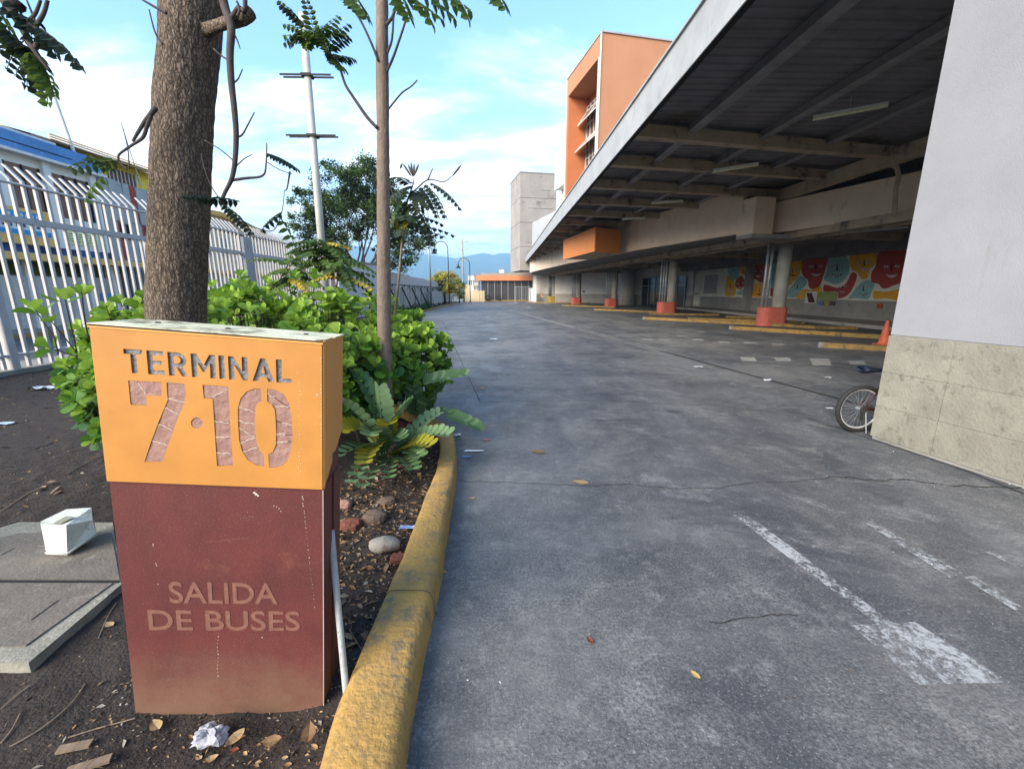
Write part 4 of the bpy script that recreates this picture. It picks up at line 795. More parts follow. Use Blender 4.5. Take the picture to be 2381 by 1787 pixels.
def sash(x0, x1, z, L, op):
    d = math.sin(op) * L; hz = math.cos(op) * L
    P = [(x0, 1.27, z), (x1, 1.27, z), (x1, 1.27 - d, z - hz), (x0, 1.27 - d, z - hz)]; P = [MO @ Vector(p) for p in P]; b = MB()
    for i in range(4): b.beam(P[i], P[(i + 1) % 4], .05, .05)
    b.beam((P[0] + P[1]) / 2, (P[2] + P[3]) / 2, .04, .04); f = b.build('open_sash', m_white, blk); MB().add(P, [(0, 1, 2, 3)]).build('pane', m_wg, f)
sash(1.4, 5.0, 13.3, 1.1, .6); sash(1.4, 5.0, 11.6, 1.1, .75)
m_tw = mat('tower_concrete', (.34, .31, .285), (.27, .245, .23), vs=.5, rough=.9, stain=(.16, .145, .14), ss=.9, sthr=.58, bump=.3, bs=8)
TA, TBp = Vector((2.83, 66, 0)), Vector((1.56, 73, 0)); TD = (TBp - TA).normalized(); TN = Vector((TD.y, -TD.x, 0)); MT = rot_axes(TD, TN, Vector((0, 0, 1)), TA)
tw = thing('concrete_tower', 'tall blank concrete tower at the far end of the canopy', 'tower', (TA.x, TA.y, 4.75))
MB().box((0, 0, 4.78), (7.1, 5.5, 18.4), MT).build('shaft', m_tw, tw); MB().box((-.06, -.06, 18.4), (7.16, 5.56, 18.52), MT).build('coping', m_conc, tw)
b = MB()
for z, a, c in ((13.6, 1.2, 5.0), (11.4, 2.6, 5.1), (16.1, 3.2, 4.6), (8.8, .8, 2.6)): b.add([MT @ Vector(p) for p in ((-.004, a, z), (-.004, c, z - .05), (-.004, c, z + .04), (-.004, a, z + .05))], [(0, 1, 2, 3)])
b.build('crack', mat('tower_crack', (.10, .09, .085)), tw)
for z in (8.2, 11.6, 15.0): MB().box((-.006, 0, z), (0, 5.5, z + .05), MT).build('joint', m_dark, tw); MB().box((0, -.006, z), (7.1, 0, z + .05), MT).build('joint', m_dark, tw)
# ------------------------------------------------------------------ cone and bicycle
cb = G(2054, 801); cone = thing('traffic_cone', 'orange traffic cone standing behind the nearest yellow bay kerb', 'cone', cb); m_cone = mat('orange_plastic', (.62, .12, .05), (.52, .10, .045), vs=6, rough=.5)
MB().box((cb.x - .2, cb.y - .2, 0.004), (cb.x + .2, cb.y + .2, .035)).build('foot', m_cone, cone); MB().lathe([(.17, .035), (.155, .06), (.085, .5), (.035, .80), (.03, .82), (0, .82)], cb, 20).build('body', m_cone, cone, smooth=True)
MB().lathe([(.037, .785), (.034, .825), (0, .828)], cb, 16).build('tip', m_black, cone, smooth=True)
bk = thing('bicycle', 'dark red bicycle leaning behind the pier with its rear wheel showing', 'bicycle', (4.40, 4.90, 0)); YB = 4.90
def wheel(cx, R):
    c = Vector((cx, YB, R)); w = MB(); RR = Matrix.Rotation(math.pi / 2, 3, 'X'); pts = [c + Vector((math.cos(a) * (R - .024), 0, math.sin(a) * (R - .024))) for a in [6.2832 * i / 40 for i in range(41)]]
    w.tube(pts, .028, 8, caps=False); o = w.build('wheel', m_black, bk, smooth=True)
    MB().tube([c + Vector((math.cos(a) * (R - .052), 0, math.sin(a) * (R - .052))) for a in [6.2832 * i / 40 for i in range(41)]], .013, 6, caps=False).build('rim', mat('silver_rim', (.85, .85, .85), rough=.3, metal=.6, bump=0), o, smooth=True)
    b = MB()
    for i in range(28):
        a = 6.2832 * i / 28; b.tube([c + Vector((math.cos(a + .5) * .02, .02 * (-1) ** i, math.sin(a + .5) * .02)), c + Vector((math.cos(a) * (R - .055), 0, math.sin(a) * (R - .055)))], .0011, 4)
    b.build('spokes', m_steel, o); MB().tube([c + Vector((0, -.045, 0)), c + Vector((0, .045, 0))], .02, 10).build('hub', m_steel, o)
    return c
R_ = .295; c1 = wheel(4.385, R_); c2 = wheel(5.36, R_); m_bf = mat('dark_red_frame', (.035, .006, .006), rough=.3, bump=0)
bb_ = Vector((4.78, YB, .27)); st_ = Vector((4.66, YB, .68)); hd = Vector((5.16, YB, .72)); hd2 = Vector((5.20, YB, .58)); b = MB()
for a, c, r in ((bb_, st_, .017), (st_, hd, .016), (bb_, hd2, .019), (hd, hd2, .019)): b.tube([a, c], r, 8)
for sg in (-.05, .05):
    b.tube([c1 + Vector((0, sg, 0)), bb_ + Vector((0, sg * .5, 0))], .010, 6); b.tube([c1 + Vector((0, sg, 0)), st_ + Vector((0, 0, -.04))], .009, 6); b.tube([hd2 + Vector((0, sg, -.02)), c2 + Vector((0, sg, 0))], .013, 6)
b.build('frame', m_bf, bk, smooth=True)
MB().tube([st_, st_ + Vector((-.045, 0, .10))], .013, 8).build('seat_post', m_steel, bk, smooth=True)
b = MB(); V = []; n_, k_ = 14, 12
for j in range(k_ + 1):
    u = j / k_; hw = .078 * (1 - u) ** .55 * (1 if u > .12 else .55 + 3.7 * u) + .016; hh = .052 * (1 - .6 * u) * (1 if u > .1 else .5 + 5 * u)
    for i in range(n_): a = 6.2832 * i / n_; V.append((4.30 + .27 * u, YB + hw * math.cos(a), .775 + .012 * (1 - u) + hh * math.sin(a)))
b.add(V, [(j * n_ + i, j * n_ + (i + 1) % n_, (j + 1) * n_ + (i + 1) % n_, (j + 1) * n_ + i) for j in range(k_) for i in range(n_)] + [tuple(range(n_)), tuple(k_ * n_ + i for i in range(n_))]); b.build('saddle', mat('navy_saddle', (.015, .02, .04), rough=.35), bk, smooth=True)
MB().tube([hd, hd + Vector((-.03, 0, .12)), hd + Vector((-.03, -.28, .14))], .012, 8).build('handlebar', m_steel, bk); MB().tube([hd + Vector((-.03, 0, .12)), hd + Vector((-.03, .28, .14))], .012, 8).build('handlebar', m_steel, bk)
b = MB(); b.tube([bb_ + Vector((0, -.03, 0)), bb_ + Vector((0, -.04, 0))], .085, 20); b.build('chainring', m_black, bk)
for s_ in (1, -1): MB().beam(bb_ + Vector((0, -.05 * s_, 0)), bb_ + Vector((.08 * s_, -.06 * s_, -.15 * s_)), .012, .018).build('crank', m_steel, bk); MB().box((bb_.x + .04 * s_ - .03 + .04 * s_, YB - .12 * s_ - .03, bb_.z - .16 * s_), (bb_.x + .04 * s_ + .05 + .04 * s_, YB - .12 * s_ + .03, bb_.z - .14 * s_)).build('pedal', m_black, bk)
b = MB(); b.lathe([(.045, 0), (.045, .004), (.02, .012)], c1 + Vector((0, -.05, 0)), 16, Matrix.Rotation(math.pi / 2, 3, 'X')); b.box((c1.x - .03, YB - .07, c1.z - .13), (c1.x, YB - .05, c1.z - .02)); b.build('derailleur', m_black, bk)
b = MB(); b.tube([bb_ + Vector((0, -.04, .08)), c1 + Vector((0, -.04, .04))], .004, 4); b.tube([bb_ + Vector((0, -.04, -.08)), c1 + Vector((-.02, -.055, -.11))], .004, 4); b.build('chain', m_black, bk)
MB().tube([c1 + Vector((.05, -.03, 0)), Vector((4.43, YB - .1, .012))], .007, 6).build('kickstand', m_steel, bk)
# ------------------------------------------------------------------ the tall steel fence on the left
m_fen = mat('pale_grey_steel', (.50, .485, .475), (.42, .405, .40), vs=3, rough=.55, stain=(.26, .22, .19), ss=7, sthr=.66, bump=.08)
XF = -10.0
fence = thing('fence', 'tall pale grey steel bar fence with outward bent tips along the planting bed', 'fence', (XF, 16, 0))
b = MB(); b.box((XF - .14, 2, -.05), (XF + .14, 26.2, .14)); b.build('plinth', mat('fence_plinth', (.30, .29, .25), (.20, .20, .16), vs=3, rough=.9, stain=(.10, .11, .07), ss=5), fence)
def barmesh():
    b = MB(); w = .028; P = [(0, .16), (0, 3.93), (-.30, 4.27)]
    prof = []
    for i, (x, z) in enumerate(P):
        prof.append([(x - w + (.01 if i == 2 else 0), -w, z), (x + w, -w, z), (x + w, w, z), (x - w, w, z)])
    V = [p for q in prof for p in q]; fs = [(i * 4 + j, i * 4 + (j + 1) % 4, i * 4 + 4 + (j + 1) % 4, i * 4 + 4 + j) for i in range(2) for j in range(4)] + [(8, 9, 10, 11)]
    return b.add(V, fs).mesh('bar', m_fen)
bme = barmesh(); posts = [4.8, 8.81, 12.79, 17.54, 21.9, 25.04]; y = 4.0
while y < 26:
    if all(abs(y - p) > .11 for p in posts): put(bme, 'bar', fence, loc=(0, y - 16, 0))
    y += .232
for p in posts:
    MB().box((XF - .07, p - .07, .12), (XF + .07, p + .07, 3.2)).build('post', m_fen, fence)
for p in (17.54, 21.9): MB().box((XF - .16, p - .30, .1), (XF + .16, p + .28, 3.75)).build('pillar', mat('painted_pillar', (.40, .40, .41), (.34, .34, .35), vs=2, rough=.8), fence)
ys_ = [3.5] + posts + [26.1]
for a, c in zip(ys_, ys_[1:]):
    for z, h in ((3.14, .12), (.42, .05)): MB().box((XF - .045, a + .08, z - h / 2), (XF + .045, c - .08, z + h / 2)).build('rail', m_fen, fence)
MB().tube([(XF + .035, 3.5, 3.85), (XF + .035, 26.1, 3.85)], .03, 8).build('rail', m_fen, fence, smooth=True)
# plain wall panels after the fence
m_pan = mat('pale_panel_wall', (.66, .65, .64), (.57, .565, .56), vs=1, rough=.85, stain=(.2, .2, .21), ss=1.5, sthr=.66)
wp = thing('panel_wall', 'plain pale grey wall with a closed steel gate leaf after the bar fence', 'wall', (-9.0, 29, 0))
vwall((-9.9, 26.3), (-8.55, 31.6), 0, 3.45, .22, 'wall', m_pan, parent=wp)
vwall((-9.75, 27.3), (-8.95, 30.4), .1, 2.65, -.05, 'gate_leaf', m_white, parent=wp)
vwall((-9.93, 26.2), (-8.5, 31.75), 3.455, 3.55, .26, 'coping', m_conc, parent=wp)
m_pre = mat('stained_precast', (.62, .61, .585), (.42, .41, .395), vs=1.4, rough=.9, stain=(.09, .085, .08), ss=1.2, sthr=.52, drip=(1, 1.2, .35), bump=.3)
pw = thing('precast_wall', 'stained concrete panel wall with black diagonal braces and stepped pale top', 'wall', (-8.3, 44, 0)); y = 31.8; k = 0
while y < 57.5:
    MB().box((-8.45, y + .02, 0), (-8.25, y + 1.98, 2.05)).build('panel', m_pre, pw); MB().box((-8.5, y + .02, 2.25), (-8.25, y + 1.98, 3.10 - .10 * (k // 4))).build('upper_panel', m_pan, pw)
    MB().beam((-8.2, y + .3, 2.0), (-7.6, y + 1.3, .05), .07, .09).build('brace', m_black, pw) if k % 2 == 0 else None
    MB().box((-8.32, y + .9, 2.06), (-8.12, y + 1.1, 2.24)).build('bracket', m_dark, pw)
    y += 2.0; k += 1
MB().box((-8.55, 31.8, 2.10), (-8.15, 57.8, 2.24)).build('ledge', m_conc, pw)
# bed plants at the wall foot are built later; white railing beyond
rl = thing('white_railing', 'white metal railing along the far end of the wall', 'railing', (-7.7, 62, 0))
for k in range(9): MB().box((-7.74, 46 + k * 3, 0), (-7.66, 46.08 + k * 3, 1.7)).build('post', m_white, rl)
for z in (.35, 1.1, 1.6): MB().box((-7.74, 46, z), (-7.66, 70, z + .10)).build('rail', m_white, rl)
b = MB()
for k in range(60): b.box((-7.73, 46 + k * .40, .36), (-7.67, 46.10 + k * .40, 1.6))
b.build('bars', m_white, rl, kind='stuff')
wl2 = MB(); wl2.box((-8.5, 58, 0), (-8.3, 72, 2.2)); solo(wl2, 'far_wall', m_pre, 'low stained concrete wall behind the far white railing', 'wall', (-8.4, 65, 0))
# ------------------------------------------------------------------ mast, street lamps, poles
def polething(name, lab, cat, base, top, r0, r1, m, group=None):
    t_ = thing(name, lab, cat, base, group); MB().tube([base, Vector(base).lerp(top, .5), top], [r0, (r0 + r1) / 2, r1], 12).build('pole', m, t_, smooth=True); return t_
m_mast = mat('pale_green_grey_paint', (.46, .46, .41), (.40, .40, .36), vs=3, rough=.5, stain=(.33, .34, .31), ss=4)
B0, B1 = Vector((-6.42, 16, 0)), Vector((-6.34, 16, 10.4)); mast = polething('mast', 'tall pale mast with two pairs of thin dark crossarms behind the hedge', 'pole', B0, B1, .135, .115, m_mast)
for z in (8.62, 6.82):
    for dy, dz in ((-.13, .0), (.13, .03)): MB().beam((-7.2, 16 + dy, z + dz), (-5.55, 16 + dy, z + dz), .035, .05).build('crossarm', m_black, mast)
    MB().box((-6.52, 15.84, z - .03), (-6.2, 16.16, z + .05)).build('bracket', m_black, mast)
MB().box((-6.34, 15.86, 7.5), (-6.2, 15.95, 7.62)).build('box', m_white, mast) if 0 else None
def hook(x, y0, y1, Y, lab, side=-1, r=.045):
    base = AY(x, y1, Y); base.z = 0; top = AY(x - 8 * (Y < 70), y0, Y); t_ = thing('street_lamp', lab, 'street lamp', base, 'hook shaped street lamps'); pts = [base, Vector((base.x, Y, top.z - .9))]; R = .85
    for i in range(9): a = math.pi * i / 8; pts.append(Vector((base.x + side * R * (1 - math.cos(a)), Y, top.z - .9 + R * math.sin(a))))
    MB().tube(pts, [r * 1.6] + [r] * (len(pts) - 1), 8).build('pole', m_black, t_, smooth=True); e = pts[-1]
    MB().lathe([(.05, 0), (.10, -.12), (.17, -.32), (.38, -.60), (.36, -.62), (0, -.55)], e, 14).build('lamp_shade', m_black, t_, smooth=True)
hook(1044, 560, 672, 55, 'nearer black hook shaped street lamp in front of the mountains'); hook(1093, 599, 672, 66, 'further black hook shaped street lamp by the far gate')
Y1 = 46; a = AY(1003, 712, Y1); a.z = 0; c = AY(993, 470, Y1)
p_ = polething('lamp_post', 'slim grey lamp post rising right of the dark tree', 'street lamp', a, Vector((a.x, Y1, c.z)), .11, .07, m_steel); MB().box((a.x - .03, Y1 - .05, c.z - .05), (a.x + .9, Y1 + .05, c.z + .04)).build('lamp_head', m_steel, p_)
Y2 = 68; a = AY(1079, 701, Y2); a.z = 0; c = AY(1073, 557, Y2)
p_ = polething('utility_pole', 'slim pale utility pole with small crossarms before the mountains', 'pole', a, Vector((a.x - .05, Y2, c.z)), .15, .10, m_conc)
for y_, s_ in ((580, .9), (605, 1.1)): z_ = AY(1075, y_, Y2).z; MB().box((a.x - s_, Y2 - .2, z_), (a.x + s_, Y2 - .15, z_ + .07)).build('crossarm', m_steel, p_)
MB().box((a.x + .3, Y2 - .1, c.z - .4), (a.x + .9, Y2 + .1, c.z - .25)).build('lamp_head', m_steel, p_)
for x_, yt, yb, Yq, lab in ((905, 520, 700, 40, 0), ):
    pass
# ------------------------------------------------------------------ far gate, barrier and yellow fence
GY = 76.0; gt = thing('gate_shed', 'orange topped shed with a row of dark closed gates at the end of the road', 'building', (0.6, GY, 0))
m_or3 = mat('orange_band', (.60, .23, .11), (.52, .2, .1), vs=.8, rough=.7, stain=(.7, .62, .52), ss=1.1, sthr=.7); m_dg = mat('dark_gate', (.045, .042, .048), (.035, .033, .038), vs=1, rough=.7)
p = AY(1106, 636, GY); q = AY(1242, 651, GY); xl, xr, zt1, zb1 = p.x, 5.9, p.z, q.z
MB().box((xl, GY - .5, zb1 - .1), (xr, GY + 2, zt1 - .3)).build('roof_band', m_or3, gt); MB().box((xl + .8, GY, zt1 - .29), (xr, GY + 2.2, zt1 + .12)).build('roof', m_conc, gt)
xg = AY(1119, 690, GY).x; n = 8
for k in range(n):
    a0, a1 = xg + (xr - xg) * k / n, xg + (xr - xg) * (k + 1) / n; MB().box((a0 + .04, GY, .25), (a1 - .04, GY + .08, zb1 - .12)).build('gate_panel', m_dg, gt); MB().box((a0 - .035, GY - .05, .05), (a0 + .035, GY + .1, zb1 - .12)).build('gate_post', m_steel, gt)
MB().box((-5, GY - .6, 0), (6, GY + 1.5, .22)).build('step', m_yk_in, gt)
for x_ in (1133.5, 1158.5):
    c = AY(x_, 689, GY - .7); R = .42; t_ = thing('tyre', 'black tyre leaning on the dark gate, %s of the two' % ('left' if x_ < 1140 else 'right'), 'tyre', (c.x, c.y, .22), 'tyres leaning on the far gate'); MB().tube([Vector((c.x + R * .72 * math.cos(i * .3142), GY - .75 + .1 * math.sin(i * .3142), .22 + R + R * .72 * math.sin(i * .3142))) for i in range(21)], .12, 8, caps=False).build('casing', m_black, t_, smooth=True)
Yb = 69.0; a, c = AY(1198, 702, Yb), AY(1241, 664, Yb); br = thing('crowd_barrier', 'grey crowd control barrier standing before the dark gates', 'barrier', ((a.x + c.x) / 2, Yb, 0)); hz = 2.4
MB().tube([(a.x, Yb, .1), (a.x, Yb, hz), (c.x - .6, Yb, hz), (c.x - .6, Yb, .1)], .05, 6).build('frame', m_steel, br)
for k in range(9): x_ = a.x + (c.x - .6 - a.x) * (k + 1) / 10; MB().tube([(x_, Yb, .35), (x_, Yb, hz)], .025, 5).build('bar', m_steel, br)
MB().box((a.x - .1, Yb - .4, 0), (a.x + .1, Yb + .4, .08)).build('foot', m_steel, br); MB().box((c.x - .8, Yb - .4, 0), (c.x - .6, Yb + .4, .08)).build('foot', m_steel, br)
wg = MB(); wg.box((c.x - .75, Yb + .1, .1), (c.x - .1, Yb + .16, 2.2)); solo(wg, 'white_board', m_white, 'plain white board standing right of the crowd control barrier', 'board', (c.x - .4, Yb + .1, .1))
pc = MB(); pc.box((5.1, 68.5, 0), (5.55, 69.0, 4.3)); solo(pc, 'end_post', m_white, 'pale square post under the far end of the canopy', 'post', (5.3, 68.7, 0))
m_yw = mat('cream_yellow_boards', (.58, .46, .24), (.50, .42, .28), vs=2, rough=.8); Yy = 72.5; a, c = AY(1079, 664, Yy), AY(1127, 700, Yy)
yf = thing('yellow_fence', 'cream and yellow board fence at the far end of the road', 'fence', ((a.x + c.x) / 2, Yy, 0)); n = 12
for k in range(n): x0_ = a.x + (c.x - a.x) * k / n; MB().box((x0_ + .02, Yy, 0), (x0_ + (c.x - a.x) / n - .03, Yy + .06, (2.7 if k < 3 else 1.75) + .1 * (k % 2))).build('board', m_yw, yf)
# far white houses beyond
random.seed(9)
for k, (x0_, x1_, yt, Yh, cl, lab) in enumerate(((1088, 1103, 640, 95, (.55, .56, .57), 'small white far building between the lamps and the orange shed'), (1101, 1112, 655, 88, (.45, .42, .38), 'low pale far house left of the orange shed'), (1160, 1172, 626, 120, (.62, .62, .62), 'white far rooftop tank above the orange shed'), (1150, 1240, 634, 130, (.5, .36, .3), 'long low reddish far roof behind the orange shed'))):
    a, c = AY(x0_, yt, Yh), AY(x1_, yt, Yh); h_ = thing('far_house', lab, 'house', ((a.x + c.x) / 2, Yh, 0)); mm = mat('far_wall_%d' % k, cl, vs=.5); w_ = MB().box((a.x, Yh, 0), (c.x, Yh + 6, a.z)).build('wall', mm, h_)
    MB().box((a.x - .1, Yh - .1, a.z), (c.x + .1, Yh + 6.1, a.z + .15)).build('roof', m_conc, h_)
    for j in range(3): xx = a.x + (c.x - a.x) * (j + .3) / 3; MB().box((xx, Yh - .04, a.z * .6), (xx + (c.x - a.x) * .12, Yh - .005, a.z * .8)).build('window', m_dark, h_)
# ------------------------------------------------------------------ buildings across the street
XB = -20.0
m_wb = mat('white_render', (.80, .80, .75), (.72, .72, .67), vs=1, rough=.8, stain=(.38, .38, .34), ss=1.4, sthr=.64, drip=(1, 1.5, .4)); m_bl = mat('blue_fascia_paint', (.085, .27, .56), (.065, .21, .46), vs=.9, rough=.5, stain=(.2, .4, .62), ss=1.4, sthr=.56, drip=(1, 1, .4))
m_brw = mat('brown_blind', (.22, .125, .08), (.14, .08, .06), vs=2.5, rough=.5); m_ylb = mat('ochre_band', (.78, .50, .16), (.72, .45, .14), vs=1, rough=.7); m_navy = mat('navy_paint', (.02, .03, .09), (.05, .10, .26), vs=.9, rough=.6, detail=2)
b1 = thing('blue_and_white_shop', 'two storey white shop with a blue parapet and brown windows across the street', 'building', (XB, 17, 0))
def bw(y0, y1, z0, z1, off, name, m, par=b1, th=.2, **t): return MB().box((XB + off - th, y0, z0), (XB + off, y1, z1)).build(name, m, par, **t)
bw(4, 23.0, 3.6, 7.2, 0, 'wall', m_wb, th=8)
MB().box((XB - .4, 4, 7.32), (XB + .25, 23.25, 8.02)).build('parapet', m_bl, b1); MB().box((XB - .35, 4, 7.2), (XB + .42, 23.3, 7.315)).build('cornice', m_white, b1); MB().box((XB - .4, 4, 8.022), (XB + .22, 21.2, 8.12)).build('parapet_cap', m_white, b1)
for y0, y1 in ((12, 17.4), (18.2, 21.8)): bw(y0, y1, 7.60, 7.64, .262, 'parapet_groove', m_dark, th=.01)
for (y0, y1, n) in ((10.5, 12.9, 3), (13.9, 16.3, 3), (17.2, 18.4, 1), (19.0, 20.35, 2), (20.85, 22.55, 3)):
    w_ = bw(y0, y1, 4.98, 6.85, .012, 'window', m_brw, th=.1)
    for k in range(n + 1): yy = y0 + (y1 - y0) * k / n; MB().box((XB + .013, yy - .035, 4.98), (XB + .06, yy + .035, 6.85)).build('frame', m_dark, w_)
    MB().box((XB + .013, y0, 5.95), (XB + .055, y1, 6.02)).build('frame', m_dark, w_)
for y0 in (16.6, 18.55, 20.45, 22.62): bw(y0, y0 + .32, 3.6, 7.19, .16, 'pilaster', m_wb, th=.158)
sg = thing('shop_sign', 'blue and white lettered sign board on an ochre frame below the brown windows', 'sign', (XB + .2, 18.5, 3.9))
bw(14, 20.3, 4.55, 5.05, .26, 'frame', m_ylb, sg, th=.08); bw(14, 19.7, 4.62, 4.90, .30, 'board', mat('bright_blue_board', (.05, .32, .62), (.05, .26, .55), vs=3), sg, th=.035)
bw(14, 20.3, 3.62, 3.95, .26, 'frame', m_ylb, sg, th=.08); bw(14, 20.1, 3.96, 4.50, .28, 'board', m_white, sg, th=.05); bw(14, 20.05, 4.0, 4.18, .30, 'stripe', mat('bright_blue_board', (.04, .20, .42)), sg, th=.015)
random.seed(21); b = MB(); b2 = MB()
for k in range(26): y0 = 14.3 + k * .21; h_ = random.uniform(.08, .14); b.box((XB + .30, y0, 4.70), (XB + .306, y0 + random.uniform(.06, .15), 4.70 + h_))
for k in range(22): y0 = 14.3 + k * .26; b2.box((XB + .28, y0, 4.28), (XB + .286, y0 + random.uniform(.06, .15), 4.28 + random.uniform(.06, .14)))
b.build('lettering', m_white, sg); b2.build('lettering', m_navy, sg)
gs = thing('green_shop_sign', 'pale green printed sign board on the white wall across the street', 'sign', (XB + .1, 21.6, 3.9)); bw(20.95, 22.5, 3.85, 4.42, .08, 'board', mat('pale_green_board', (.70, .78, .34), (.8, .82, .45), vs=4), gs, th=.05)
b = MB()
for r in range(4):
    y0 = 21.05
    while y0 < 22.3: w = random.uniform(.08, .22); b.box((XB + .08, y0, 3.95 + r * .11), (XB + .086, y0 + w, 3.99 + r * .11)); y0 += w + .06
b.build('lettering', mat('olive_print', (.14, .22, .10)), gs)
bw(4, 23.3, 3.24, 3.6, .05, 'navy_band', m_navy, th=2); MB().box((XB - .2, 4, 2.95), (XB + .75, 24.5, 3.22)).build('awning_edge', m_ylb, b1); MB().box((XB - .2, 4, 3.222), (XB + .72, 24.4, 3.26)).build('awning_top', m_conc, b1)
bw(4, 23.3, 2.35, 2.95, -.3, 'dark_opening', mat('dark_opening_fill', (.03, .035, .025), (.08, .11, .02), vs=2.2), th=1.5)  # dark green-black fill: shade of the opening above the shutters put into colour
for (y0, y1) in ((13.2, 15.9), (16.1, 18.9), (19.15, 21.6)):
    sh = bw(y0, y1, .16, 2.35, -.06, 'roller_shutter', m_steel, th=.1); b = MB(); z = .18
    while z < 2.3: b.box((XB - .06, y0 + .03, z), (XB - .025, y1 - .03, z + .055)); z += .085
    b.build('slats', mat('shutter_slat', (.70, .71, .68), (.60, .61, .58), vs=2, rough=.5), sh, kind='stuff')
for y0 in (12.95, 15.9, 18.9, 21.6, 22.9): bw(y0, y0 + .22, .14, 2.94, .02, 'pier', m_wb, th=.3)
bw(21.85, 22.9, .14, 2.35, -.08, 'door', m_steel, th=.1); bw(22.2, 22.75, .5, 1.6, -.05, 'blue_poster', m_bl, th=.02)
tp = MB(); tp.tube([(XB + .05, 22.2, 8.0), (XB + .02, 21.8, 10.2)], .07, 8); solo(tp, 'roof_post', m_white, 'slim white post standing on the end of the blue parapet', 'pole', (XB, 22.2, 8.0))
an = MB(); an.tube([(XB, 25.9, 7.4), (XB - .1, 25.4, 10.4)], .03, 6); solo(an, 'antenna', m_steel, 'thin grey antenna rod above the yellow house', 'antenna', (XB, 25.9, 7.4))
# yellow house behind
m_yel = mat('bright_yellow_wall', (.85, .68, .08), (.80, .62, .07), vs=1, rough=.8); yh = thing('yellow_house', 'bright yellow upper storey with white window bars under a corrugated roof', 'house', (-21, 24, 7.3))  # base yellow brightened to carry the sunlight on this wall
MB().box((-27, 20, 6.9), (-20.7, 27.6, 8.45)).build('wall', m_yel, yh)
b = MB(); b.add([(-20.0, 20.4, 8.28), (-20.0, 28, 8.45), (-24, 28, 9.3), (-24, 19.5, 9.3)], [(0, 1, 2, 3)]); b.add([(-20.0, 20.4, 8.20), (-20.0, 28, 8.37), (-24, 28, 9.22), (-24, 19.5, 9.22)], [(3, 2, 1, 0)]); b.add([(-20.0, 20.4, 8.20), (-20.0, 28, 8.37), (-20.0, 28, 8.45), (-20.0, 20.4, 8.28)], [(0, 1, 2, 3)]); b.build('roof', mat('rusty_roof', (.28, .16, .11), (.20, .12, .09), vs=3, rough=.7), yh)
for z in (8.30, 8.40, 8.50): MB().box((-20.05, 21.2, z), (-19.95, 28, z + .03)).build('gutter_rail', m_ylb, yh)
for (y0, y1) in ((23.0, 23.9), (24.7, 26.4)):
    w_ = MB().box((-20.72, y0, 7.35), (-20.66, y1, 8.1)).build('window', m_brw, yh)
    for k in range(8): yy = y0 + (y1 - y0) * k / 7; MB().box((-20.64, yy - .02, 7.35), (-20.60, yy + .02, 8.1)).build('bar', m_white, w_)
rd = MB(); rd.add([(-21.5, 16, 8.05), (-21.5, 22.5, 8.1), (-23.5, 22.5, 9.1), (-23.5, 17, 9.1)], [(0, 1, 2, 3)]); rd.add([(-21.5, 16, 7.9), (-21.5, 22.5, 7.95), (-23.5, 22.5, 8.95), (-23.5, 17, 8.95)], [(3, 2, 1, 0)]); solo(rd, 'red_roof', mat('dark_red_roof', (.20, .07, .06), (.14, .05, .045), vs=2), 'dark red sheet roof behind the blue parapet', 'roof', (-22, 19, 8))
# grey clad building
m_gc = mat('grey_cladding', (.42, .44, .43), (.34, .36, .35), vs=1.5, rough=.7, stain=(.15, .16, .15), ss=2.5); m_rc = mat('red_cladding', (.36, .075, .06), (.30, .06, .05), vs=2, rough=.7)
b2_ = thing('grey_clad_building', 'grey sheet clad building with dark red strips between the white shop and the trunk', 'building', (XB, 25.2, 0)); MB().box((XB - 6, 23.35, 0), (XB - .12, 27.3, 7.3)).build('wall', m_gc, b2_)
yy = 23.4; k = 0
while yy < 27.2:
    w = .42; red = k in (1, 5); zt_ = 7.36 - .02 * k; MB().box((XB - .115, yy + .015, 2.95 if not red else 3.2), (XB - .06 - .02 * (k % 2), yy + w - .015, 5.3)).build('sheet', m_rc if red else m_gc, b2_); MB().box((XB - .115, yy + .015, 5.32), (XB - .05 - .02 * ((k + 1) % 2), yy + w - .015, zt_)).build('sheet', m_rc if k == 4 else m_gc, b2_); yy += w; k += 1
for yy in (24.1, 25.7): MB().box((XB - .04, yy, 4.4), (XB - .02, yy + .5, 5.2)).build('window', m_dark, b2_)
for k in range(16): MB().box((XB + .0, 23.5 + k * .22, .3), (XB + .03, 23.53 + k * .22, 2.9)).build('grille_bar', m_black, b2_)
MB().box((XB - .11, 23.5, .3), (XB - .05, 27.1, 2.92)).build('shop_front', m_conc, b2_)
# cream building with an orange roof
b3 = thing('cream_building', 'cream two storey building with an orange roof edge seen through the fence', 'building', (XB, 34, 0)); m_crw = mat('cream_wall', (.82, .70, .48), (.76, .64, .44), vs=1, rough=.85); m_orr = mat('orange_roof_edge', (.85, .50, .14), (.78, .44, .12), vs=1, rough=.7)
MB().box((XB - 7, 27.5, 0), (XB, 42, 6.0)).build('wall', m_crw, b3)
b = MB(); b.prism([(XB + .35, 27.4, 6.9), (XB + .35, 32.2, 7.15), (XB + .35, 42.2, 5.9), (XB + .35, 42.2, 5.65), (XB + .35, 32.2, 6.85), (XB + .35, 27.4, 6.6)], (-.7, 0, 0)); b.build('roof_edge', m_orr, b3); b = MB(); b.prism([(XB, 27.5, 6.0), (XB, 42, 5.6), (XB, 32.2, 6.9), (XB, 27.5, 6.65)], (-6, 0, 0)); b.build('gable', m_crw, b3)
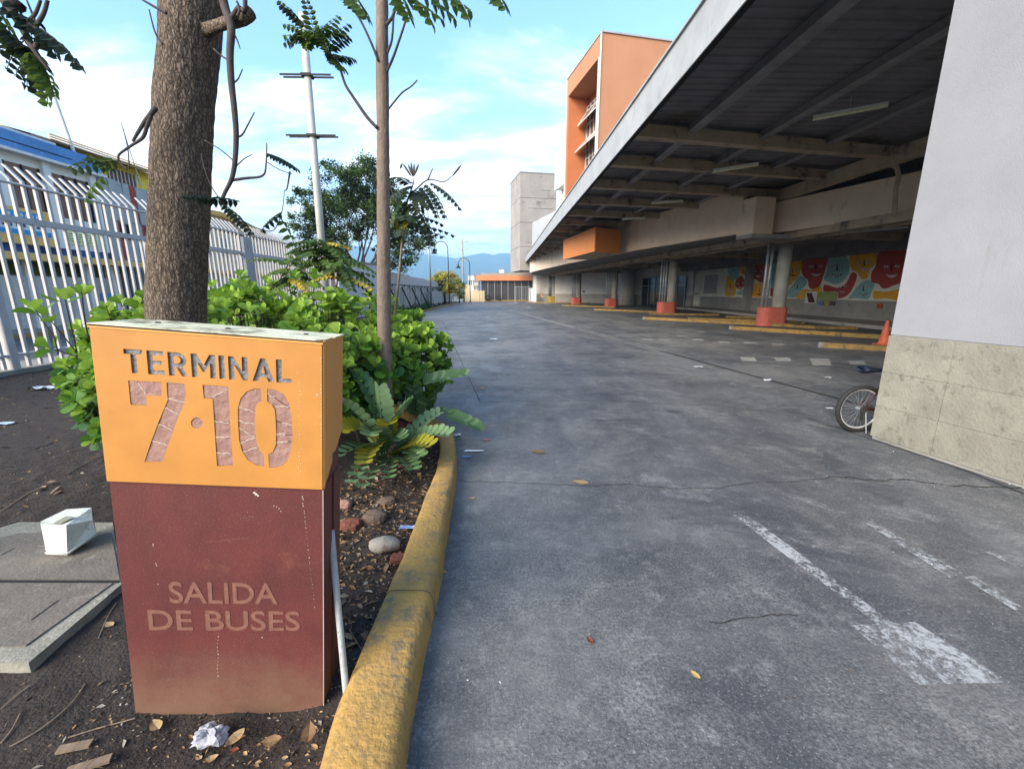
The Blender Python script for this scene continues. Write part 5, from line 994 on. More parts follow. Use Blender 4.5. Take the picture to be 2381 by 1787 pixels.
for k in range(7):
    y0 = 28.2 + k * 1.95; w_ = MB().box((XB + .002, y0, 4.1), (XB + .04, y0 + 1.0, 5.4)).build('window', mat('grey_blind', (.36, .38, .38), (.28, .3, .3), vs=3), b3); MB().box((XB + .042, y0 + .47, 4.1), (XB + .06, y0 + .53, 5.4)).build('frame', m_white, w_); MB().box((XB + .042, y0, 4.72), (XB + .058, y0 + 1.0, 4.78)).build('frame', m_white, w_)
MB().box((XB + .002, 27.5, 2.9), (XB + .5, 42, 3.1)).build('canopy', m_orr, b3)
for k in range(7):
    y0 = 27.8 + k * 2.0; mm = (m_brw, m_steel, m_wb, m_brw, m_white, m_rc, m_steel)[k]; MB().box((XB + .002, y0, .15), (XB + .05, y0 + 1.5, 2.7)).build('shop_front', mm, b3); MB().box((XB - .02, y0 + 1.55, .15), (XB + .12, y0 + 1.85, 2.9)).build('pilaster', m_wb, b3)
b4 = thing('terracotta_building', 'low terracotta and white building further along the street', 'building', (XB, 52, 0)); MB().box((XB - 6, 42.6, 0), (XB, 66, 4.6)).build('wall', mat('terracotta_wall', (.46, .24, .17), (.5, .42, .36), vs=.35, rough=.85), b4); MB().box((XB - 6, 42.5, 4.61), (XB + .3, 66.1, 4.8)).build('roof', m_conc, b4)
for k in range(9): MB().box((XB + .002, 43.4 + k * 2.4, 1.0), (XB + .04, 44.5 + k * 2.4, 2.8)).build('window', m_dark, b4)
# ------------------------------------------------------------------ leaves
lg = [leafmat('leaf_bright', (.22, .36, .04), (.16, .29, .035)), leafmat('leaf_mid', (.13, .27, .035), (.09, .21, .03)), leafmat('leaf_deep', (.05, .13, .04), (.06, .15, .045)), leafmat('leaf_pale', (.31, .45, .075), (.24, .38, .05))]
def obovate(L=1.0, cup=.12, thick=True):
    st = [(0, .02), (.12, .13), (.33, .29), (.58, .395), (.80, .38), (.94, .25), (1.0, .0)]; V = []; fs = []
    for i, (y, w) in enumerate(st):
        z = -cup * (y - .3) ** 2 * 1.6
        V += [(-w * L, y * L, (z + cup * w) * L), (0, y * L, z * L), (w * L, y * L, (z + cup * w) * L)]
    for i in range(len(st) - 1): fs += [(3 * i, 3 * i + 1, 3 * i + 4, 3 * i + 3), (3 * i + 1, 3 * i + 2, 3 * i + 5, 3 * i + 4)]
    return V, fs
LV, LF = obovate(); LV2, LF2 = obovate(cup=-.10)
leaf_me = []
for mi in range(4):
    for vv, ff in ((LV, LF), (LV2, LF2)): leaf_me.append(MB().add(vv, ff).mesh('leaf', lg[mi], True))
def frame_from(d, up):
    d = d.normalized(); s_ = d.cross(up); s_ = s_.normalized() if s_.length > 1e-4 else d.orthogonal().normalized(); n = s_.cross(d); return s_, d, n
def shrub(name, label, ells, tips, L0, seed, nparts=300, base=None, lonely=()):
    random.seed(seed); base = base or (ells[0][0].x, ells[0][0].y, .05); t_ = thing(name, label, 'shrub', base, None); leaves = []; stems = MB()
    wts = [e[1].x * e[1].z + e[1].y * e[1].z for e in ells]
    sources = []
    for _ in range(tips):
        e = random.choices(ells, wts)[0]
        while True:
            d = Vector((random.gauss(0, 1), random.gauss(0, 1), random.gauss(0, 1))).normalized()
            if d.z < -.55: continue
            if d.y > .35 and random.random() < .65: continue
            break
        r = random.uniform(.72, 1.03); bump = 1 + .16 * noise.noise(d * 2.6 + e[0] * 3); p = e[0] + Vector((d.x * e[1].x, d.y * e[1].y, d.z * e[1].z)) * r * bump
        if p.z < .12: continue
        inside = any(((p.x - q[0].x) / q[1].x) ** 2 + ((p.y - q[0].y) / q[1].y) ** 2 + ((p.z - q[0].z) / q[1].z) ** 2 < .40 for q in ells)
        if inside: continue
        ax = (Vector((d.x / e[1].x, d.y / e[1].y, d.z / e[1].z)).normalized() * .8 + Vector((0, -.15, .65)) + Vector((random.gauss(0, .25), random.gauss(0, .25), random.gauss(0, .2)))).normalized(); sources.append((p, ax, r, d.z))
    for p, ax in lonely: sources.append((p, ax, 1.1, 1))
    for p, ax, r, dz in sources:
        a0 = random.random() * 3.14; s_, d_, n_ = frame_from(ax, Vector((0, 1, 0)) if abs(ax.y) < .9 else Vector((1, 0, 0))); pairs = random.choice((2, 3, 3, 4)); sz = L0 * random.uniform(.78, 1.15)
        b_ = p - ax * random.uniform(.15, .4); stems.tube([Vector(b_) + Vector((0, 0, -.12)), b_, p + ax * .02], [.006, .005, .0035], 5, caps=False)
        for q in range(pairs):
            ang = a0 + q * 1.57; op = math.radians(18 + 24 * q + random.uniform(-8, 10))
            for sgn in (0, math.pi):
                lat = s_ * math.cos(ang + sgn) + n_ * math.sin(ang + sgn); ld = (ax * math.cos(op) + lat * math.sin(op)).normalized(); up_ = (ax * math.sin(op) - lat * math.cos(op)); k = sz * (.62 + .16 * q if q < 3 else 1.05) * random.uniform(.85, 1.12)
                x_, y_, z_ = frame_from(ld, up_.normalized()); M = rot_axes(x_ * k, y_ * k, z_ * k, p - ax * (.022 * q) + lat * .006)
                light = (.55 if q < 2 else .1) + (.25 if dz > .3 else -.1) + random.uniform(-.3, .3); mi = 3 if light > .72 else 0 if light > .38 else 1 if light > .05 else 2  # upward leaves get lit greens, lower ones dark: light and shade painted in
                leaves.append((M, mi, k / depth(p) * (1 if r > .8 else .5) * (1.25 if dz > 0 else 1)))
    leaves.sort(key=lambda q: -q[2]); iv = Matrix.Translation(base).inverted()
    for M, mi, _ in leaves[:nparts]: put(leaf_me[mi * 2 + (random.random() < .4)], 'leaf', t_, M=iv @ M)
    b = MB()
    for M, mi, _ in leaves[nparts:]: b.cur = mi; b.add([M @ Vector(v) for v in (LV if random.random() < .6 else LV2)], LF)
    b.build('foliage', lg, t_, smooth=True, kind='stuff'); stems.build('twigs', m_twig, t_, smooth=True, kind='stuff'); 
    for k in range(9): e = random.choice(ells); a = Vector((e[0].x + random.uniform(-.4, .4) * e[1].x, e[0].y + random.uniform(-.3, .3) * e[1].y, .02)); MB().tube([a, a + Vector((random.uniform(-.15, .15), 0, e[0].z * .6)), e[0] + Vector((random.uniform(-.6, .6) * e[1].x, 0, e[1].z * .3))], [.016, .012, .008], 6).build('stem', m_bark2, t_, smooth=True)
    return t_
V3 = Vector
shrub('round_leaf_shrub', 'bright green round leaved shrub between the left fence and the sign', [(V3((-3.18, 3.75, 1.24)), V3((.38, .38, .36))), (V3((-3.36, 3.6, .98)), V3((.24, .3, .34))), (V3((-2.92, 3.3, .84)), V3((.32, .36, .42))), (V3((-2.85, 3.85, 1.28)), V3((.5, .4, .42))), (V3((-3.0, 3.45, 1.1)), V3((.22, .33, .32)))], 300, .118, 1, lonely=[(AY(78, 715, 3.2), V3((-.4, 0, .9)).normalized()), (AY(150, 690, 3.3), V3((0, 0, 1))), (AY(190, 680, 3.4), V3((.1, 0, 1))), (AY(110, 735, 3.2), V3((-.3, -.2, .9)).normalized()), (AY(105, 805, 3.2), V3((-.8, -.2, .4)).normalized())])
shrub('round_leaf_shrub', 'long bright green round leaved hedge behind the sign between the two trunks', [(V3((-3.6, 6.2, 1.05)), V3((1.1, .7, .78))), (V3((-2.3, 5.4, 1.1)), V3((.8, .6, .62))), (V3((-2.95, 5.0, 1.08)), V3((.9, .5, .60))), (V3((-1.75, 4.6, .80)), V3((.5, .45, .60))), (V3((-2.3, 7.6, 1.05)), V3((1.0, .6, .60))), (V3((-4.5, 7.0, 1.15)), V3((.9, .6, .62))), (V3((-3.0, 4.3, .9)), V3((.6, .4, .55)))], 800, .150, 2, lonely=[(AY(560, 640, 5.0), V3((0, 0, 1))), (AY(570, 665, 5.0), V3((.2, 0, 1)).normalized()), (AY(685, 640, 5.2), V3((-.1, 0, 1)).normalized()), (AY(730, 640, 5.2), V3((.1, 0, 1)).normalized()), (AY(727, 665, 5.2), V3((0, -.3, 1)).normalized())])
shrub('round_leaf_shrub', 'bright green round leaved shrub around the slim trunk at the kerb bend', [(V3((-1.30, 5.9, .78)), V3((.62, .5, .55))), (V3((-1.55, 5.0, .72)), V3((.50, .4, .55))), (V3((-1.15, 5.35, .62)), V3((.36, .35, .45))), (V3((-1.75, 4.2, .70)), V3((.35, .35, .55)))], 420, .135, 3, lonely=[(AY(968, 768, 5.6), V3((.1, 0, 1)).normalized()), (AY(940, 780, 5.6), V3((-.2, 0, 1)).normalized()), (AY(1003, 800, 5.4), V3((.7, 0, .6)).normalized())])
# low weeds along the far wall
random.seed(4); wd = MB(); m_weed = leafmat('weed_green', (.05, .10, .035), (.07, .13, .04))
for k in range(1500):
    yy = random.uniform(30, 44); x = -7.4 + random.gauss(0, .28); z = random.uniform(.05, .75) * (.3 + .7 * abs(noise.noise(V3((yy * .5, 0, 0)))) * 1.8); d = V3((random.gauss(0, 1), random.gauss(0, 1), random.uniform(.1, 1))).normalized(); s_, d, n_ = frame_from(d, V3((0, 0, 1))); p = V3((x, yy, z)); wd.add([p, p + d * .12 + s_ * .05, p + d * .26, p + d * .12 - s_ * .05], [(0, 1, 2, 3)])
wd.build('weeds', m_weed, kind='stuff', label='dark low weeds growing along the foot of the stained wall')
# ------------------------------------------------------------------ cardboard cycads with stiff fronds
m_cy = [leafmat('cycad_green', (.055, .12, .045), (.09, .17, .07), .2, .5), leafmat('cycad_pale', (.12, .20, .10), (.16, .25, .12), .2, .45), leafmat('cycad_yellow', (.30, .27, .02), (.24, .24, .03), .3, .5), leafmat('cycad_rust', (.20, .10, .03), (.25, .17, .03), .2, .6)]
def oblong():
    st = [(0, .05), (.15, .14), (.5, .19), (.85, .165), (1, .03)]; V = []; fs = []
    for y, w in st: V += [(-w, y, .02), (0, y, 0), (w, y, .02)]
    for i in range(4): fs += [(3 * i, 3 * i + 1, 3 * i + 4, 3 * i + 3), (3 * i + 1, 3 * i + 2, 3 * i + 5, 3 * i + 4)]
    return V, fs
OV, OF = oblong(); cy_me = [MB().add(OV, OF).mesh('leaflet', m, True) for m in m_cy]
def frond(par, p0, p1, rise, npair, LL, mi, flat_=0.0, name='frond'):
    p0, p1 = V3(p0), V3(p1); mid = (p0 + p1) / 2 + V3((0, 0, rise)); P = [(p0 * (1 - u) ** 2 + mid * 2 * u * (1 - u) + p1 * u * u) for u in [i / 12 for i in range(13)]]
    f_ = MB().tube(P, [.006 * (1 - i / 16) for i in range(13)], 5).build(name, m_cy[min(mi, 2)], par, smooth=True); iv = WMX[f_.name].inverted()
    for k in range(npair):
        u = .22 + .76 * k / (npair - 1); i = min(11, int(u * 12)); q = P[i].lerp(P[i + 1], u * 12 - i); d = (P[i + 1] - P[i]).normalized(); s_, d, n_ = frame_from(d, V3((0, 0, 1)))
        if flat_: n2 = (n_ * math.cos(flat_) + s_ * math.sin(flat_)); s_ = d.cross(n2); n_ = n2
        for sg in (-1, 1):
            ld = (s_ * sg * .86 + d * (.35 + .3 * u) + n_ * .38).normalized(); k_ = LL * (.55 + .55 * math.sin(math.pi * (.15 + .75 * u))) * random.uniform(.9, 1.08); nn = (n_ - s_ * sg * .35).normalized(); x_, y_, z_ = frame_from(ld, nn); w = 2.0
            put(cy_me[mi if random.random() < .85 else 1 if mi < 2 else mi], 'leaflet', f_, M=iv @ rot_axes(x_ * k_ * w * .78, y_ * k_, z_ * k_, q))
random.seed(8)
c1_ = thing('cycad', 'low cycad with stiff grey green and yellowing fronds at the foot of the slim trunk', 'plant', (-1.1, 3.9, .03)); B1_ = V3((-1.12, 3.95, .08))
def FP(x, y, Y): return AY(x, y, Y)
for (x, y, Y, rise, n, LL, mi, fl) in ((880, 905, 4.0, .12, 8, .15, 1, .2), (955, 935, 3.9, .15, 8, .13, 0, 0), (1040, 1010, 3.75, .16, 10, .13, 1, .3), (1000, 1035, 3.5, .15, 8, .13, 2, .3), (850, 1075, 3.3, .22, 9, .13, 2, .1), (960, 1090, 3.4, .12, 8, .12, 0, 0), (780, 930, 3.6, .22, 9, .13, 1, 0), (800, 1000, 3.5, .25, 9, .14, 2, -.4), (820, 1120, 3.1, .2, 8, .10, 0, 0), (905, 1110, 3.2, .12, 8, .10, 0, 0), (830, 870, 4.2, .2, 8, .14, 0, 0), (1020, 960, 4.2, .12, 8, .11, 1, .3), (930, 1020, 3.6, .2, 9, .13, 0, .2), (860, 1010, 3.5, .26, 9, .14, 1, -.2), (975, 1060, 3.5, .16, 9, .12, 0, .2), (790, 1060, 3.2, .2, 8, .12, 0, 0), (905, 985, 3.7, .25, 8, .12, 2, .1), (845, 1130, 3.0, .14, 8, .10, 0, 0)):
    frond(c1_, B1_ + V3((random.uniform(-.08, .08), random.uniform(-.08, .08), 0)), FP(x, y, Y), rise, n, LL, mi, fl)
c2_ = thing('cycad', 'dark green cycad arching over the yellow kerb onto the road behind the slim trunk', 'plant', (-1.0, 5.0, .03)); B2_ = V3((-1.0, 5.0, .06))
frond(c2_, AY(960, 897, 5.0), AY(1084, 870, 5.05), .03, 11, .115, 0, .5); frond(c2_, AY(1020, 962, 4.7), AY(1118, 998, 4.6), .05, 11, .11, 0, .4)
for (x, y, Y, rise, n, LL, mi, fl) in ( (1030, 900, 5.0, .18, 8, .12, 0, 0), (1000, 930, 4.7, .2, 8, .12, 0, 0), (960, 900, 4.7, .2, 8, .12, 0, 0), (1045, 960, 4.7, .18, 9, .10, 0, 0), (990, 985, 4.5, .12, 7, .09, 3, 0)):
    frond(c2_, B2_ + V3((random.uniform(-.06, .06), 0, 0)), FP(x, y, Y), rise, n, LL, mi, fl)
# ------------------------------------------------------------------ pinnate tree leaves, one mesh per leaf
lp = [leafmat('tree_leaf', (.045, .085, .025), (.07, .12, .03), .3), leafmat('tree_leaf_light', (.12, .19, .04), (.09, .15, .03), .45), leafmat('tree_leaf_shade', (.025, .04, .028), (.035, .05, .03), .2), leafmat('tree_leaf_yellow', (.55, .42, .05), (.46, .34, .05), .35)]
def pinnate(L, n, ll, lw, droop, mi, hang=.35, seed=0):
    rnd = random.Random(seed); b = MB(); P = [V3((0, L * u, -droop * L * u * u)) for u in [i / 8 for i in range(9)]]; b.tube(P, [.004 - .0003 * i for i in range(9)], 4, caps=False)
    for k in range(n):
        u = .12 + .85 * k / (n - 1); q = V3((0, L * u, -droop * L * u * u)); d = V3((0, 1, -2 * droop * u)).normalized(); s_, d, n_ = frame_from(d, V3((0, 0, 1)))
        for sg in (-1, 1):
            ld = (s_ * sg + d * .25 - V3((0, 0, 1)) * hang * rnd.uniform(.6, 1.5)).normalized(); x_, y_, z_ = frame_from(ld, n_); kk = ll * rnd.uniform(.85, 1.1) * (.7 + .5 * math.sin(math.pi * min(1, u + .1)))
            M = rot_axes(x_ * lw * 2, y_ * kk, z_, q); b.add([M @ V3(p) for p in ((0, 0, 0), (-.5, .3, .006), (-.46, .66, 0), (0, 1, -.01), (.46, .66, 0), (.5, .3, .006), (0, .5, -.006))], [(0, 6, 1), (1, 6, 2), (2, 6, 3), (3, 6, 4), (4, 6, 5), (5, 6, 0)])
    return b.mesh('leaf', lp[mi], False)
PM = {}
def pleaf(par, p, d, L=.5, mi=0, n=8, ll=.10, lw=.022, droop=.35, roll=0):
    key = (round(L, 2), mi, n, ll, lw, droop)
    if key not in PM: PM[key] = [pinnate(L, n, ll, lw, droop, mi, seed=s) for s in range(2)]
    d = V3(d).normalized(); x_, y_, z_ = frame_from(d, V3((0, 0, 1)) if abs(d.z) < .95 else V3((0, 1, 0))); put(random.choice(PM[key]), 'leaf', par, M=WMX[par.name].inverted() @ rot_axes(x_, y_, z_, p) @ Matrix.Rotation(roll, 4, 'Y'))
def bend(P, rad, m, par, name='branch', n=7):
    Q = smooth_path3(P); r = [rad[0] + (rad[1] - rad[0]) * i / (len(Q) - 1) for i in range(len(Q))]; return MB().tube(Q, r, n, wob=.06).build(name, m, par, smooth=True)
def smooth_path3(P, n=5):
    R = []
    for i in range(len(P) - 1):
        p0, p1, p2, p3 = [V3(P[max(0, min(len(P) - 1, i + k))]) for k in (-1, 0, 1, 2)]
        for j in range(n): u = j / n; R.append(.5 * ((2 * p1) + (p2 - p0) * u + (2 * p0 - 5 * p1 + 4 * p2 - p3) * u * u + (3 * p1 - p0 - 3 * p2 + p3) * u ** 3))
    return R + [V3(P[-1])]
def trunk(P, R, m, par, rings=90, n=40, amp=.012, fr=14):
    Q = smooth_path3(P, max(2, rings // (len(P) - 1))); b = MB(); V = []
    for i, p in enumerate(Q):
        t = i / (len(Q) - 1) * (len(R) - 1); k = min(int(t), len(R) - 2); r = R[k] + (R[k + 1] - R[k]) * (t - k)
        for j in range(n):
            a = 6.28318 * j / n; dd = V3((math.cos(a), math.sin(a), 0)); w = noise.noise(V3((dd.x * fr * .5, dd.y * fr * .5, p.z * fr * .45))) + .6 * noise.noise(V3((dd.x * fr, dd.y * fr, p.z * fr * 1.1))); V.append(p + dd * (r + amp * w))
    b.add(V, [(i * n + j, i * n + (j + 1) % n, (i + 1) * n + (j + 1) % n, (i + 1) * n + j) for i in range(len(Q) - 1) for j in range(n)]); return b.build('trunk', m, par, smooth=True)
# big rough trunk
Z1 = lambda u, v, Y=2.95: AY(u * .31646, v * .31646, Y)
bt = thing('tree', 'thick rough barked tree trunk rising behind the sign at the left', 'tree', (-2.25, 3.0, 0))
tp_ = [V3((-2.42, 3.0, -.05)), V3((-2.34, 3.0, .8)), AY(411, 730, 3), AY(418, 500, 3), AY(428, 250, 3), AY(447, 0, 3), V3((-1.72, 3.02, 4.4)), V3((-1.55, 3.1, 6.0))]
trunk(tp_, [.215, .185, .170, .165, .158, .158, .15, .13], m_bark, bt, rings=260, n=96, amp=.006, fr=22)
MB().tube([Z1(1500, 230, 2.95), Z1(1600, 195, 2.88), Z1(1660, 175, 2.84), Z1(1720, 160, 2.8), Z1(1780, 138, 2.76), Z1(1830, 110, 2.74), Z1(1856, 93, 2.74), Z1(1864, 88, 2.74)], [.04, .030, .028, .031, .034, .032, .027, .012], 16, wob=.35).build('branch', m_bark, bt, smooth=True)
bend([V3((-1.60, 2.85, 3.75)), Z1(1640, 0, 2.75), Z1(1690, 150, 2.72), Z1(1700, 240, 2.7), Z1(1690, 400, 2.7), Z1(1700, 600, 2.7), Z1(1722, 800, 2.7), Z1(1735, 1000, 2.7), Z1(1725, 1200, 2.7), Z1(1700, 1320, 2.7), Z1(1650, 1420, 2.7), Z1(1620, 1500, 2.7)], (.024, .009), m_twig, bt)
bend([V3((-1.45, 2.8, 3.8)), Z1(1800, 0, 2.7), Z1(1750, 60, 2.72), Z1(1700, 130, 2.72)], (.012, .012), m_twig, bt); bend([Z1(1740, 10, 2.7), Z1(1760, 70, 2.7), Z1(1745, 120, 2.7)], (.006, .008), m_twig, bt)
for P, r in (([(1700, 1325), (1800, 1310), (1930, 1290), (1955, 1200), (1960, 1050)], (.009, .003)), ([(1738, 1010), (1780, 990), (1820, 920), (1870, 825)], (.006, .003)), ([(1722, 605), (1750, 580), (1782, 508)], (.005, .0025)), ([(1690, 445), (1640, 420), (1570, 360)], (.004, .005)), ([(1715, 1180), (1620, 1100), (1500, 1030)], (.004, .003)), ([(1730, 1228), (1790, 1170), (1855, 1135)], (.004, .002)), ([(1700, 215), (1740, 290), (1765, 360)], (.006, .0025)),
             ([(1145, 790), (1100, 850), (1060, 900), (1010, 980), (975, 1040)], (.014, .007)), ([(1110, 850), (1080, 930), (1050, 1010), (980, 1060), (920, 1100), (870, 1145), (885, 1200), (935, 1245)], (.011, .004)), ([(950, 1240), (940, 1100), (905, 945)], (.004, .002)), ([(1195, 325), (1140, 240), (1095, 70)], (.006, .003)), ([(1225, 98), (1150, 60), (1040, -5)], (.008, .005)), ([(1960, 1190), (2060, 1250), (2150, 1280)], (.003, .002)), ([(1480, 1130), (1510, 1260), (1560, 1380), (1620, 1470)], (.004, .003)), ([(1620, 1470), (1680, 1560), (1760, 1610), (1900, 1680), (2010, 1690), (2070, 1560), (2090, 1400)], (.005, .002)), ([(2090, 1400), (2110, 1380), (2130, 1260)], (.002, .006))):
    bend([Z1(u, v, 2.75) for u, v in P], r, m_twig, bt, 'twig', 6)
random.seed(2)
for (u, v, du, dv, L, n, mi, rl) in ((1965, 1130, 190, 40, .16, 9, 2, 0), (1760, 1480, -230, -60, .18, 8, 2, .3), (1640, 1500, 140, 90, .20, 9, 2, 0), (1600, 1470, -90, -30, .14, 7, 2, 0), (2070, 1560, -130, 60, .13, 5, 2, 0), (2060, 1600, 130, 180, .22, 6, 0, 0), (660, 1150, 130, 40, .12, 5, 0, 0), (870, 1180, -220, 0, .20, 7, 0, .5), (760, 1300, -90, 60, .14, 5, 1, 0), (300, 210, 200, 130, .22, 7, 2, 0), (210, 270, -120, 90, .18, 7, 2, 0), (260, 380, 110, 170, .20, 7, 1, 0), (100, 300, 60, 60, .10, 5, 2, 0), (240, 400, -70, 40, .12, 6, 2, 0)):
    a, c = Z1(u, v, 2.7), Z1(u + du, v + dv, 2.68); pleaf(bt, a, c - a, L * 1.15, mi, n, .055, .012, .25, rl)
bl_t = thing('tree', 'leafy branches of a tree hanging into the top left corner', 'tree', (-3.6, 2.4, 0)); trunk([V3((-3.9, 2.1, 0)), V3((-3.85, 2.1, 2)), V3((-3.7, 2.1, 4.3))], [.12, .10, .08], m_bark2, bl_t, rings=30, n=16)
ZL = lambda u, v: AY(u * .31646, v * .31646, 2.2)
bend([V3((-3.72, 2.1, 4.1)), ZL(-150, -160), ZL(30, 0), ZL(150, 180), ZL(260, 380), ZL(370, 525)], (.03, .007), m_twig, bl_t)
for P, r in (([(130, 165), (260, 200), (285, 260), (260, 360)], (.012, .01)), ([(260, 200), (320, 100), (350, 0)], (.009, .007)), ([(200, 170), (260, 100), (300, 0)], (.009, .006)), ([(270, 190), (220, 60), (195, 0)], (.005, .003)), ([(-20, 200), (30, 250), (40, 320), (0, 350)], (.006, .004))): bend([ZL(u, v) for u, v in P], r, m_twig, bl_t, 'twig', 6)
for (u, v, du, dv, L, n, mi) in ((290, 210, 210, 120, .20, 6, 2), (300, 230, 60, 60, .1, 4, 2), (230, 350, -130, -30, .13, 5, 2), (250, 380, 90, 170, .20, 7, 1), (200, 420, 130, 110, .16, 6, 1), (40, 60, 130, 60, .18, 5, 2), (10, 100, 110, -10, .14, 5, 2), (-60, 160, 140, 100, .20, 6, 0), (90, 20, 90, 100, .14, 4, 2), (-40, 40, 100, 130, .18, 6, 0), (20, 200, 100, 70, .12, 5, 2), (260, 400, -60, 90, .14, 6, 2)):
    a, c = ZL(u, v), ZL(u + du, v + dv); pleaf(bl_t, a, c - a, L, mi, n, .055, .016, .3)
# slim trunk at the kerb bend
Z2 = lambda u, v, Y=4.66: AY(600 + u * .31646, v * .31646, Y)
st_t = thing('tree', 'slim straight grey brown tree trunk standing in the bed at the kerb bend', 'tree', (-1.33, 4.66, 0))
trunk([V3((-1.33, 4.66, -.05)), AY(897, 900, 4.66), AY(893, 700, 4.66), AY(891, 400, 4.66), AY(888, 0, 4.66), V3((-1.03, 4.66, 5.4)), V3((-1.0, 4.66, 6.6))], [.105, .078, .072, .062, .056, .05, .035], m_bark2, st_t, rings=160, n=36, amp=.004, fr=40)
for P, r in (([(875, 940), (800, 860), (720, 745), (690, 700), (640, 620), (600, 500), (560, 430), (480, 350), (400, 270)], (.017, .008)), ([(885, 450), (820, 290), (740, 130), (640, 0), (560, -120)], (.012, .009)), ([(945, 530), (990, 430), (1030, 320), (1070, 200), (1110, 70)], (.013, .009)), ([(950, 390), (980, 310), (990, 230), (1000, 100), (1040, -20)], (.012, .009)), ([(940, 185), (985, 130), (1010, 60), (1050, -40)], (.016, .012)), ([(960, 800), (1000, 750), (1060, 680), (1120, 640), (1170, 590)], (.009, .006))):
    bend([Z2(u, v, 4.6) for u, v in P], r, m_twig, st_t)
random.seed(6)
for (u, v, du, dv, L, mi) in ((470, 330, -300, -170, .5, 1), (400, 260, -160, -110, .36, 1), (420, 280, -40, -220, .38, 0), (450, 300, 90, -210, .42, 1), (500, 350, 140, -260, .45, 0), (380, 230, -230, 20, .4, 0), (350, 200, -110, -140, .34, 2), (430, 260, 170, -120, .36, 1), (520, 370, 130, -150, .35, 2), (560, 420, 150, -40, .32, 2), (560, 430, 80, 60, .22, 0), (600, 470, -60, -80, .18, 2), (590, 470, 60, 20, .16, 0), (540, 400, -50, -130, .28, 0), (330, 190, -90, -140, .34, 0), (300, 230, -70, 40, .25, 2), (480, 330, -60, -60, .26, 1), (520, 250, 120, -40, .3, 1), (380, 260, 120, -140, .3, 1), (560, 400, 160, 20, .25, 0), (420, 240, -100, 60, .25, 1), (460, 240, 60, 70, .24, 1), (350, 250, 10, 60, .2, 1)):
    a = Z2(u, v, 4.55); c = Z2(u + du, v + dv, 4.5); pleaf(st_t, a, c - a, L * .62, mi, 7, .075, .016, .3)
for (u, v, du, dv, L, mi) in ((1050, -30, 60, 120, .22, 1), (1040, -60, 130, 60, .45, 1), (1250, -70, 200, 60, .4, 1), (1120, -60, 100, 110, .34, 1), (700, -40, 60, 80, .25, 0), (1420, -90, 90, 120, .30, 1), (640, -60, 70, 60, .3, 1), (1180, -80, 150, 90, .40, 0), (1750, -60, 40, 50, .2, 0)):
    a = Z2(u, v, 4.3); c = Z2(u + du, v + dv, 4.25); pleaf(st_t, a, c - a, L, mi, 5, .13, .032, .1)
# saplings among the hedge with spreading yellow tipped leaves
def sapling(lab, base, top, tiers, seed, rad=.018, Ls=.42, yel=.15, ll=.085, lw=.02, dark=False):
    random.seed(seed); t_ = thing('sapling', lab, 'tree', base); bend([base, V3(base).lerp(top, .5) + V3((.04, 0, .02)), top], (rad, rad * .5), m_bark2, t_, 'trunk')
    for k in range(tiers):
        a = k * 2.4 + random.random(); el = random.uniform(-.1, .6); d = V3((math.cos(a), math.sin(a) * .8, el)); p = V3(top) + V3((0, 0, -.3 * (k / tiers))); mi = 3 if random.random() < yel else (2 if dark else random.choice((0, 1, 1))); pleaf(t_, p, d, Ls * random.choice((.8, 1, 1.2)), mi, 8, ll, lw, .45)
    return t_
sapling('leafy sapling with yellow tipped leaves left of the mast above the hedge', (-4.1, 6.4, .05), AY(742, 560, 6.4), 26, 31, Ls=.5, ll=.11, lw=.028)
sapling('sapling with orange yellow leaves low above the hedge right of the mast', (-2.75, 6.2, .05), AY(790, 600, 6.2), 20, 32, Ls=.45, yel=.2, ll=.11, lw=.028)
sapling('small sapling with yellowing leaves nearest the fence gate pillar', (-4.2, 5.9, .05), AY(672, 610, 5.9), 15, 33, Ls=.38, yel=.2, ll=.1, lw=.026)
sp = sapling('dark leaved sapling with large drooping leaves right of the slim trunk', (-2.0, 7.0, .05), AY(940, 505, 7), 10, 34, Ls=.7, yel=0, dark=True, rad=.03, ll=.14, lw=.032)
Z9 = lambda u, v, Y=6.9: AY(650 + u * .1989, 380 + v * .1989, Y); random.seed(14)
for P in ([(1460, 640), (1500, 420), (1560, 250), (1560, 170)], [(1500, 420), (1600, 300), (1740, 190), (1920, 215), (2010, 150)], [(1450, 640), (1350, 400), (1300, 280), (1270, 50)], [(1730, 200), (1790, 60)]): bend([Z9(*p) for p in P], (.014, .006), m_twig, sp)
for (u, v, du, dv, L, mi) in ((1750, 220, 420, 140, .62, 2), (1700, 230, 300, 240, .58, 2), (1650, 260, 270, 240, .52, 2), (1560, 440, 370, 400, .78, 2), (1520, 430, 300, 330, .70, 2), (1560, 260, -260, 30, .5, 2), (1500, 300, -230, 190, .55, 0), (1540, 250, -100, -110, .4, 2), (1480, 430, -200, 130, .45, 2), (1450, 560, -70, 120, .3, 3), (1460, 560, -190, 60, .35, 0), (1600, 330, 130, 60, .4, 2), (1580, 300, 60, 110, .4, 2), (1490, 480, -160, 180, .4, 0), (1450, 620, 150, -30, .3, 0)):
    a, c = Z9(u, v), Z9(u + du, v + dv, 6.7); pleaf(sp, a, c - a, L, mi, 9, .125, .03, .35)
for (u, v, du, dv) in ((1560, 150, -60, -140), (1565, 150, 10, -150), (1570, 150, 60, -150), (1540, 150, -100, -150), (1555, 150, -20, -170), (1410, 60, 25, -60), (2020, 150, 110, -140)):
    a, c = Z9(u, v), Z9(u + du, v + dv); MB().tube([a, a.lerp(c, .3), a.lerp(c, .7), c], [.006, .016, .016, .003], 6).build('seed_pod', m_twig, sp, smooth=True)
